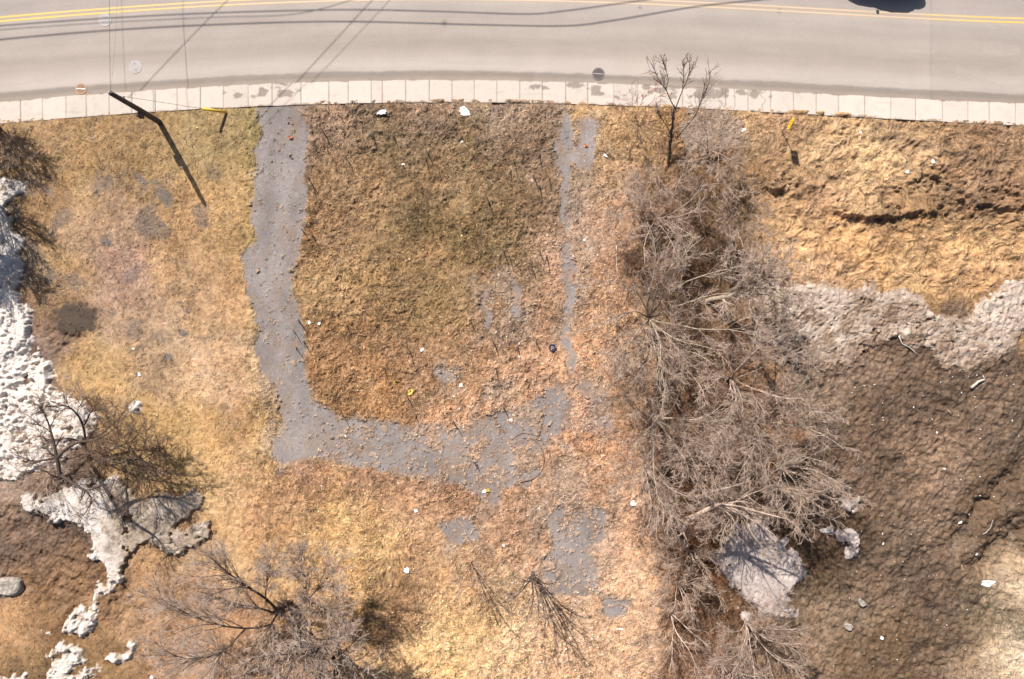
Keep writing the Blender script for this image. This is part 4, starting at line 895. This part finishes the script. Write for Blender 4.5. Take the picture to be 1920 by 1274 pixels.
# ------------------------------------------------------------------ warning sign
sb0 = W(1465, 247, 0.1); sg = empty('road_sign', sb0)
tag(sg, 'yellow diamond warning sign with black arrow mark on a slim post', 'sign')
tube_obj('post', [(0, 0, -0.3), (0, 0, 2.15)], 0.03, M_iron_dark, sg, S=8)
def panel(parent):
    hw = 0.40; th = 0.015
    tx, ty = 0.364, 0.931           # horizontal direction of the plate
    nx_, ny_ = -0.931, 0.364        # face normal, towards the lot
    def P(u, v, d): return (tx*u+nx_*d, ty*u+ny_*d, 1.68+v)
    rr = []
    cs = [(0, -hw*1.25), (hw, 0), (0, hw*1.25), (-hw, 0)]
    for i in range(4):
        a = np.array(cs[i]); p = np.array(cs[i-1]); n = np.array(cs[(i+1) % 4])
        for t in (0.10, 0.05, 0.0):
            rr.append(tuple(a*(1-t)+p*t*1.0 if t else (a*0.985)))
        for t in (0.05, 0.10): rr.append(tuple(a*(1-t)+n*t))
    n = len(rr)
    V = [P(u, v, 0.04) for u, v in rr]+[P(u, v, 0.04+th) for u, v in rr]
    F = [list(range(n)), list(range(n, 2*n))[::-1]]+[[i, (i+1) % n, n+(i+1) % n, n+i] for i in range(n)]
    me = bpy.data.meshes.new('sign_panel'); me.from_pydata(V, [], F); me.materials.append(M_signy)
    o = bpy.data.objects.new('sign_panel', me); COL.objects.link(o); o.parent = parent
    # black bent arrow
    pts = [(-0.05, -0.22), (-0.05, -0.05), (0.07, 0.03), (0.07, 0.14)]
    Vv = []; Ff = []
    for (a, b) in zip(pts[:-1], pts[1:]):
        k = len(Vv); d = np.array(b)-np.array(a); d = d/np.linalg.norm(d); m = np.array([-d[1], d[0]])*0.032
        A = np.array(a)-d*0.015; B = np.array(b)+d*0.015
        for c in (A+m, A-m, B-m, B+m): Vv.append(P(c[0], c[1], 0.04+th+0.003))
        Ff.append([k, k+1, k+2, k+3])
    k = len(Vv)
    for c in ((0.0, 0.13), (0.14, 0.13), (0.07, 0.26)): Vv.append(P(c[0], c[1], 0.04+th+0.004))
    Ff.append([k, k+1, k+2])
    me = bpy.data.meshes.new('arrow_mark'); me.from_pydata(Vv, [], Ff); me.materials.append(M_black)
    o2 = bpy.data.objects.new('arrow_mark', me); COL.objects.link(o2); o2.parent = o
panel(sg)
# thin stake with a tuft
st = empty('stake', W(1611, 353, 0.15)); tag(st, 'thin grey stake standing in the straw above the dark ledge', 'stake')
tube_obj('rod', [(0, 0, -0.2), (0.02, 0.01, 1.55)], 0.022, M_steel, st, S=7)
tube_obj('wire_loop', [(0.02, 0.01, 1.2), (0.20, 0.10, 1.35), (0.25, 0.12, 1.0)], 0.008, M_steel, st, S=5)

# ------------------------------------------------------------------ round ironwork in the road
def ring(r0, r1, z0, z1, n=40):
    a = np.linspace(0, 2*np.pi, n, endpoint=False); c, s = np.cos(a), np.sin(a)
    V = np.concatenate([np.stack([r*c, r*s, np.full(n, z)], -1) for r, z in ((r0, z0), (r0, z1), (r1, z1), (r1, z0))])
    F = []
    for k in range(3):
        i = np.arange(n); F.append(np.stack([k*n+i, k*n+(i+1) % n, (k+1)*n+(i+1) % n, (k+1)*n+i], -1))
    return V, np.concatenate(F)
def disc(r, z, n=40):
    a = np.linspace(0, 2*np.pi, n, endpoint=False)
    V = np.vstack([np.stack([r*np.cos(a), r*np.sin(a), np.full(n, z)], -1), [[0, 0, z]]]); i = np.arange(n)
    return V, np.stack([i, (i+1) % n, np.full(n, n)], -1)
def join(parts):
    Vs = []; Q = []; T = []; n = 0
    for v, f in parts:
        Vs.append(v); (Q if f.shape[1] == 4 else T).append(f+n); n += len(v)
    F = []
    if Q: F.append(np.concatenate(Q))
    if T: F.append(np.concatenate(T))
    return np.vstack(Vs), F
def bars(r, step, wd, z0, z1, ang, skip=None):
    out = []
    c, s = math.cos(ang), math.sin(ang)
    for o in np.arange(-r+step/2, r, step):
        h = math.sqrt(max(r*r-o*o, 0))
        if h < 0.03: continue
        co = [(-h, o-wd/2), (h, o-wd/2), (h, o+wd/2), (-h, o+wd/2)]
        V = np.array([(x*c-y*s, x*s+y*c, z) for z in (z0, z1) for x, y in co])
        F = np.array([[4, 5, 6, 7], [0, 1, 5, 4], [1, 2, 6, 5], [2, 3, 7, 6], [3, 0, 4, 7]])
        out.append((V, F))
    return out
def manhole(px, py, r, label, mat, seed):
    p = W(px, py); v_ = (py and 0.004); e = empty('manhole_cover', (p[0], p[1], 0.03*math.sin(min(max((top_y(px)-py)/PPM/10, 0), 1)*math.pi)+0.003), seed)
    tag(e, label, 'manhole')
    mesh_np('frame', *ring(r*0.84, r, -0.02, 0.012), mat, e, smooth=False)
    V, F = join([disc(r*0.83, 0.006)]+[ring(r*0.60, r*0.66, 0.006, 0.014)]+[ring(r*0.28, r*0.34, 0.006, 0.014)]+bars(r*0.58, 0.075, 0.03, 0.006, 0.011, 0.3))
    mesh_np('lid', V, F, mat, e, smooth=False)
    V, F = disc(0.022, 0.013, 12)
    for a in (0.6, 3.7):
        mesh_np('pick_hole', V+np.array([r*0.47*math.cos(a), r*0.47*math.sin(a), 0.002]), F, M_pit, e)
manhole(197, 38, 0.38, 'worn grey manhole cover touching the yellow centre line', M_iron, 0.4)
manhole(254, 126, 0.38, 'pale grey manhole cover in the middle of the near lane', M_iron, 1.2)
def basin(px, py, r, label, mat):
    p = W(px, py); e = empty('catch_basin', (p[0], p[1], 0.002)); tag(e, label, 'drain')
    mesh_np('frame', *ring(r*0.90, r*1.08, -0.02, 0.014), mat, e, smooth=False)
    mesh_np('pit_shade', *disc(r*0.9, 0.006), M_pit, e)  # flat black disc painting the dark of the cavity under the grate
    V, F = join(bars(r*0.9, 0.062, 0.022, 0.006, 0.018, 0.78)+bars(r*0.9, 0.062, 0.022, 0.006, 0.019, -0.78))
    mesh_np('grate', V, F, mat, e, smooth=False)
    box('centre_bar', (0, 0, 0.018), (r*1.75, 0.055, 0.016), M_iron if mat is M_iron_dark else M_litter, e, -0.05, 0.003)
basin(152, 167, 0.30, 'rust brown round storm grate in the gutter left of the pole', M_iron_rust)
basin(1122, 139, 0.34, 'dark round storm grate in the gutter left of the leaning tree', M_iron_dark)

# ------------------------------------------------------------------ car at the top edge
def car():
    cx, cy = (1651-960)/PPM, 20.98
    root = empty('car', (cx, cy, 0.03), math.pi-0.045)   # faces left
    tag(root, 'dark blue car driving in the far lane, cut by the top edge', 'car')
    paint = material('dark_blue_paint', (0.02, 0.06, 0.22), 0.3, spec=0.5, noise=[(2, 0.9, 1.1, 2)])
    glass = material('dark_glass', (0.02, 0.025, 0.03), 0.08, spec=0.6); rub = material('tyre_rubber', (0.02, 0.02, 0.02), 0.8)
    lampm = material('lamp_lens', (0.6, 0.6, 0.6), 0.2); redm = material('tail_lens', (0.4, 0.02, 0.02), 0.3)
    def loft(secs, mat, name, par=root, S=20, pw=0.35):
        # secs: (x, half width, z bottom, z top)
        a = np.linspace(0, 2*np.pi, S, endpoint=False); V = []
        for x, hw, z0, z1 in secs:
            c, s = np.cos(a), np.sin(a)
            V.append(np.stack([np.full(S, x), hw*np.sign(c)*np.abs(c)**pw, (z0+z1)/2+(z1-z0)/2*np.sign(s)*np.abs(s)**pw], -1))
        V = np.vstack(V); n = len(secs); i = np.arange(S)
        F = np.concatenate([np.stack([k*S+i, k*S+(i+1) % S, (k+1)*S+(i+1) % S, (k+1)*S+i], -1) for k in range(n-1)])
        return mesh_np(name, V, [F, np.array([list(range(S))[::-1], list(range((n-1)*S, n*S))])], mat, par)
    loft([(-2.28, 0.60, 0.42, 0.70), (-2.2, 0.78, 0.30, 0.86), (-1.9, 0.86, 0.22, 0.95), (-1.0, 0.90, 0.20, 0.96), (0, 0.91, 0.20, 0.93), (1.0, 0.90, 0.20, 0.92), (1.7, 0.86, 0.22, 0.84), (2.1, 0.74, 0.28, 0.72), (2.28, 0.52, 0.38, 0.62)], paint, 'body')
    loft([(-1.75, 0.60, 0.80, 0.98), (-1.3, 0.68, 0.80, 1.30), (-0.7, 0.68, 0.80, 1.43), (0.1, 0.68, 0.80, 1.44), (0.6, 0.68, 0.80, 1.36), (1.25, 0.62, 0.80, 0.95)], glass, 'windows', pw=0.5)
    loft([(-1.2, 0.52, 1.33, 1.37), (-0.9, 0.60, 1.38, 1.45), (0.1, 0.60, 1.40, 1.47), (0.5, 0.52, 1.37, 1.41)], paint, 'roof', pw=0.5)
    for sx in (-1.4, 1.4):
        for sy in (-0.78, 0.78):
            V, Q = tubes(np.array([[[sx, sy-0.1, 0.32], [sx, sy+0.1, 0.32]]]), np.array([[0.32, 0.32]]), 24)
            wh = mesh_np('wheel', V, [Q, np.array([list(range(24))[::-1], list(range(24, 48))])], rub, root, smooth=False)
            V, Q = tubes(np.array([[[sx, sy-0.11, 0.32], [sx, sy+0.11, 0.32]]]), np.array([[0.19, 0.19]]), 16)
            mesh_np('rim', V, [Q, np.array([list(range(16))[::-1], list(range(16, 32))])], M_steel, wh, smooth=False)
    for sy in (-0.98, 0.98): box('side_mirror', (0.62, sy, 0.98), (0.14, 0.20, 0.13), paint, root, 0.0, 0.03)
    for sy in (-0.55, 0.55):
        box('headlight', (2.12, sy, 0.62), (0.20, 0.26, 0.12), lampm, root, 0.0, 0.03)
        box('tail_light', (-2.22, sy, 0.74), (0.12, 0.24, 0.12), redm, root, 0.0, 0.03)
car()

# ------------------------------------------------------------------ litter, stones, stalks, branches
def flake_mesh(name, sx, sy, seed, mat, amp=0.25, th=0.01):
    r = np.random.default_rng(seed); n = 5
    u, v = np.meshgrid(np.linspace(-0.5, 0.5, n), np.linspace(-0.5, 0.5, n))
    x = u*sx*(1+0.25*r.normal(0, 0.5, u.shape)); y = v*sy*(1+0.25*r.normal(0, 0.5, u.shape)); z = np.abs(r.normal(0, amp*min(sx, sy)*0.5, u.shape))+0.01
    a1, a2, a3 = r.uniform(-0.5, 0.5, 3); x = x*(1-abs(a1)*(v+0.5))*(1-0.5*np.abs(v)**1.5)+a2*sx*0.4*v; y = y*(1-0.6*np.abs(u)**1.5)+a3*sy*0.5*u*np.abs(u)
    V = np.concatenate([np.stack([x, y, z+th], -1).reshape(-1, 3), np.stack([x, y, z], -1).reshape(-1, 3)])
    F1 = grid_faces(n, n).reshape(-1, 4); F2 = F1[:, ::-1]+n*n
    bd = list(range(n))+[n*k+n-1 for k in range(1, n)]+[n*n-1-k for k in range(1, n)]+[n*k for k in range(n-2, 0, -1)]
    F3 = np.array([[bd[(i+1) % len(bd)], bd[i], bd[i]+n*n, bd[(i+1) % len(bd)]+n*n] for i in range(len(bd))])
    me = mesh_np(name, V, np.concatenate([F1, F2, F3]), mat, smooth=False)
    return me
def place(o, px, py, rz=0.0, dz=0.0):
    x, y, _ = W(px, py); o.location = (x, y, gz(x, y)+dz); o.rotation_euler = (0, 0, rz)
spec = [('paper_scrap', 1134, 293, 10, 5, 'white paper rectangle on orange leaves right of the narrow driveway', M_litter, 'litter'),
 ('paper_scrap', 866, 267, 8, 5, 'crumpled white scrap in the dark upper grass of the lot', M_litter, 'litter'),
 ('paper_scrap', 757, 310, 7, 4, 'small white scrap left of the pale straw tuft in the lot', M_litter, 'litter'),
 ('cardboard_piece', 763, 1068, 11, 11, 'clean white square card lying beside the yellow straw patch', M_litter, 'litter'),
 ('white_box', 1186, 942, 12, 10, 'white flattened box at the left edge of the thicket', M_litter, 'box'),
 ('paper_scrap', 864, 722, 8, 7, 'bright white scrap on the small asphalt patch in the lot', M_litter, 'litter'),
 ('paper_scrap', 957, 787, 11, 5, 'white paper strip above the looped cable', M_litter, 'litter'),
 ('paper_scrap', 1393, 245, 9, 6, 'white scrap left of the yellow sign below the pavement', M_litter, 'litter'),
 ('paper_scrap', 1700, 322, 9, 8, 'white crumpled scrap in the right straw field above the ledge', M_litter, 'litter'),
 ('paper_scrap', 1745, 305, 6, 9, 'upright white scrap near the top right field hollow', M_litter, 'litter'),
 ('paper_scrap', 1610, 251, 6, 6, 'blue white scrap close under the pavement right of the sign', M_litter, 'litter'),
 ('paper_scrap', 908, 921, 10, 6, 'torn white bag next to the yellow wrapper below the looped cable', M_litter, 'litter'),
 ('wrapper', 915, 919, 8, 8, 'bright yellow wrapper touching the torn white bag', M_litter_y, 'litter'),
 ('wrapper', 770, 735, 12, 10, 'larger yellow wrapper heap in the lower lot', M_litter_y, 'litter'),
 ('wrapper', 741, 717, 8, 8, 'smaller yellow wrapper up left of the larger one', M_litter_y, 'litter'),
 ('wrapper', 546, 259, 8, 6, 'reddish litter scrap on the wide driveway near its mouth', M_litter_r, 'litter'),
 ('wrapper', 1098, 274, 6, 6, 'orange red scrap on the upper narrow driveway patch', M_litter_r, 'litter'),
 ('paper_scrap', 581, 605, 7, 7, 'left white square of a pair beside the wide driveway', M_litter, 'litter'),
 ('paper_scrap', 600, 607, 6, 6, 'right white square of a pair beside the wide driveway', M_litter, 'litter'),
 ('paper_scrap', 792, 656, 8, 6, 'white shards among green grass in the lower middle of the lot', M_litter, 'litter'),
 ('paper_scrap', 975, 669, 9, 4, 'white curl of paper left of the round dark cap', M_litter, 'litter'),
 ('paper_scrap', 264, 702, 5, 8, 'white upright scrap in the left straw with a green tuft', M_litter, 'litter'),
 ('paper_scrap', 252, 654, 5, 4, 'tiny white scrap on the ash grey ground of the left field', M_litter, 'litter'),
 ('plastic_sheet', 1855, 1095, 26, 12, 'bright white plastic sheet at the edge of the tan pool, lower right', M_litter, 'plastic'),
 ('plastic_sheet', 1550, 995, 26, 9, 'grey white plastic strip in the shade right of the thicket', M_litter, 'plastic'),
 ('paper_scrap', 1806, 982, 9, 5, 'small bright white card in the middle of the mud', M_litter, 'litter'),
 ('paper_scrap', 1654, 1196, 9, 7, 'white lump in the mud near the lower edge', M_litter, 'litter'),
 ('wrapper', 1350, 1150, 1, 1, '', None, ''),
 ('paper_scrap', 944, 1022, 6, 5, 'white scrap right above the many stemmed sapling', M_litter, 'litter'),
 ('paper_scrap', 780, 957, 7, 6, 'white scrap at the corner of the bright yellow straw', M_litter, 'litter'),
 ('paper_scrap', 1160, 1178, 24, 3, 'long thin white strip lying in the lower right of the lot', M_litter, 'litter'),
 ('paper_scrap', 1095, 451, 5, 4, 'tiny white scrap between narrow driveway and thicket', M_litter, 'litter'),
 ('paper_scrap', 285, 1269, 8, 6, 'cream scrap at the bottom edge left of the big tree', M_litter, 'litter')]
for k, (nm, px, py, sx, sy, lb, mt, ct) in enumerate(spec):
    if mt is None: continue
    o = flake_mesh(nm, sx/PPM, sy/PPM, 500+k, mt, 0.18 if nm != 'wrapper' else 0.5); place(o, px, py, -0.6 if nm == 'cardboard_piece' else (0.3 if k % 2 else -0.25)*(sx < 20), 0.02)
    tag(o, lb, ct)
# pale concrete plates below the pavement
o = flake_mesh('concrete_plate', 0.66, 0.55, 601, M_litter, 0.04, 0.05); place(o, 871, 210, 0.03, 0.0); tag(o, 'square white concrete plate set in the grass below the pavement', 'plate')
o = flake_mesh('concrete_chunk', 0.6, 0.28, 602, M_litter, 0.15, 0.05); place(o, 717, 213, 0.1, 0.0); tag(o, 'broken white concrete chunk below the pavement, left of the plate', 'chunk')
# tiny scraps
def scatter(n, seed, region, names, label, cat, group, smin, smax):
    r = np.random.default_rng(seed); protos_ = []
    for k in range(5):
        protos_.append(flake_mesh(names, 1.0, 0.65, seed*10+k, M_litter if k == 0 else M_scrap, 0.3, 0.1))
    c = 0; first = list(protos_)
    while c < n:
        px = r.uniform(region[0], region[2]); py = r.uniform(region[1], region[3])
        x, y, _ = W(px, py); j, i = cell(np.array([x]), np.array([y]))
        if region[4] == 'mud' and (mudF[j[0], i[0]] < 0.5 or snF[j[0], i[0]]): continue
        if region[4] == 'grass' and (mudF[j[0], i[0]] > 0.3 or snF[j[0], i[0]]): continue
        if first: o = first.pop(0)
        else: o = protos_[c % 5].copy(); COL.objects.link(o)
        s = r.uniform(smin, smax)*(1.7 if r.random() < 0.1 else 1); o.location = (x, y, gz(x, y)+0.015); o.rotation_euler = (0, 0, r.uniform(0, 6)); o.scale = (s*r.uniform(1, 1.8), s, s)
        tag(o, label, cat, group); c += 1
scatter(95, 21, (1560, 700, 1915, 1265, 'mud'), 'litter_scrap', 'tiny white scrap of litter stuck in the brown mud', 'litter', 'tiny scraps in the mud', 0.035, 0.085)
scatter(75, 22, (580, 220, 1150, 1200, 'grass'), 'litter_scrap', 'tiny white scrap of litter in the middle lot', 'litter', 'tiny scraps in the middle lot', 0.03, 0.07)
scatter(45, 23, (1390, 230, 1915, 480, 'grass'), 'litter_scrap', 'tiny white scrap of litter in the right straw field', 'litter', 'tiny scraps in the right field', 0.03, 0.07)
scatter(18, 24, (60, 250, 460, 900, 'grass'), 'litter_scrap', 'tiny white scrap of litter in the left field', 'litter', 'tiny scraps in the left field', 0.03, 0.06)

def stick(name, pts, r, mat, label, cat, group=None, r2=None):
    P = []
    for (px, py, h) in pts:
        x, y, _ = W(px, py, h); P.append((x, y, gz(x, y)+h))
    o = tube_obj(name, P, r, mat, S=6, r2=r2 if r2 else r*0.4, sub=3)
    return tag(o, label, cat, group)
stick('fallen_branch', [(1682,630,0.05),(1690,645,0.1),(1705,652,0.1),(1718,665,0.05)], 0.05, M_rock, 'pale bent branch lying on the dark smear of the frozen bank', 'branch')
stick('fallen_branch', [(1822,728,0.05),(1835,716,0.12),(1848,712,0.12),(1845,705,0.2)], 0.09, M_rock, 'short thick white forked branch on the mud below the frozen bank', 'branch')
stick('fallen_branch', [(1832,730,0.03),(1850,717,0.05)], 0.025, M_rock, 'thin pale stick beside the thick white branch', 'branch')
stick('fallen_branch', [(1834,1010,0.05),(1850,1000,0.05),(1858,990,0.05),(1862,975,0.05)], 0.03, M_rock, 'thin curved pale stick on the bank of the right trench', 'branch')
stick('fallen_branch', [(1780,770,0.05),(1790,782,0.05)], 0.02, M_rock, 'tiny pale stick below the light smear in the mud', 'branch')
stick('plastic_strip', [(1155,462,0.05),(1156,490,0.05),(1155,515,0.05)], 0.018, M_scrap, 'long narrow pale strip lying left of the thicket', 'strip')
r = np.random.default_rng(77)
stalks = [(737,255),(800,285),(605,245),(648,295),(757,310),(800,300),(958,320),(1000,330),(962,300),(1012,290),(912,370),(917,380),(955,480),(945,470),(585,440),(565,430),(945,765),(970,650),(930,690),
          (575,330),(585,345),(1030,335),(1012,350),(700,255),(722,690),(765,745),(850,790),(888,865),(1010,470),(1025,480),(995,500),(1005,640),(770,660),(925,640),(880,600),(652,610),(560,600),(550,620),(570,640),(555,650),(780,780),(640,770)]
for k, (x, y) in enumerate(stalks):
    h = r.uniform(0.35, 0.8); dx = r.uniform(-6, 6)
    stick('weed_stalk', [(x, y, 0.0), (x+dx*0.5, y+r.uniform(2, 8), h*0.6), (x+dx, y+r.uniform(8, 16), h)], r.uniform(0.028, 0.042), M_bark_dark, 'dark dead weed stalk standing in the middle lot', 'weed', 'dead weed stalks in the middle lot')
# looped cable on the ground, round cap
def loop(pts, r_, label):
    P = []
    for px, py in pts:
        x, y, _ = W(px, py); P.append((x, y, gz(x, y)+0.03))
    P = np.array(P); t1 = np.linspace(0, len(P)-1, 40); t0 = np.arange(len(P))
    tag(tube_obj('ground_cable', np.stack([np.interp(t1, t0, P[:, k]) for k in range(3)], -1), r_, M_bark_brown, S=6), label, 'cable')
loop([(976,903),(995,899),(1010,890),(1018,877),(1020,863),(1018,847),(1011,833),(1001,824),(990,821),(980,822)], 0.024, 'dark cable lying in a wide open loop on the leafy asphalt')
loop([(1026,850),(1024,838),(1016,827),(1003,816),(990,813),(978,812),(969,817),(960,824),(952,830)], 0.014, 'thin second cable curling around the top of the loop')
cp = W(1035, 652); e = empty('round_cap', (cp[0], cp[1], gz(cp[0], cp[1])+0.03)); tag(e, 'small round dark blue plastic cap lying on leaves left of the narrow driveway', 'cap')
M_cap = material('blue_black_plastic', (0.05, 0.05, 0.10), 0.4)
mesh_np('rim', *ring(0.15, 0.21, -0.02, 0.10, 24), M_cap, e, smooth=False); mesh_np('centre', *ring(0.03, 0.09, -0.02, 0.07, 16), M_steel, e, smooth=False)
# stones
for k, (px, py, s, lb) in enumerate([(12,1100,0.9,'large flat grey stone at the left edge below the muddy hollow'), (1590,1175,0.3,'pale stone in the dry soil right of the lowest thicket tree'), (1615,1130,0.28,'cream stone at the left border of the mud')]):
    import bmesh
    bm = bmesh.new(); bmesh.ops.create_icosphere(bm, subdivisions=3, radius=1.0); rr_ = random.Random(k)
    ph = [rr_.uniform(0, 6) for _ in range(6)]
    for v in bm.verts:
        f = 1+0.12*math.sin(3*v.co.x+ph[0])+0.10*math.sin(4*v.co.y+ph[1])+0.06*math.sin(9*v.co.x+7*v.co.z+ph[2])
        v.co = (v.co.x*s*f, v.co.y*s*0.6*f, max(-0.3, min(0.32, v.co.z*0.5))*s*f)
    me = bpy.data.meshes.new('stone'); bm.to_mesh(me); bm.free(); me.materials.append(M_stone)
    o = bpy.data.objects.new('stone', me); COL.objects.link(o); place(o, px, py, -0.4*k, 0.05); tag(o, lb, 'stone')
print('objects', len(bpy.data.objects))
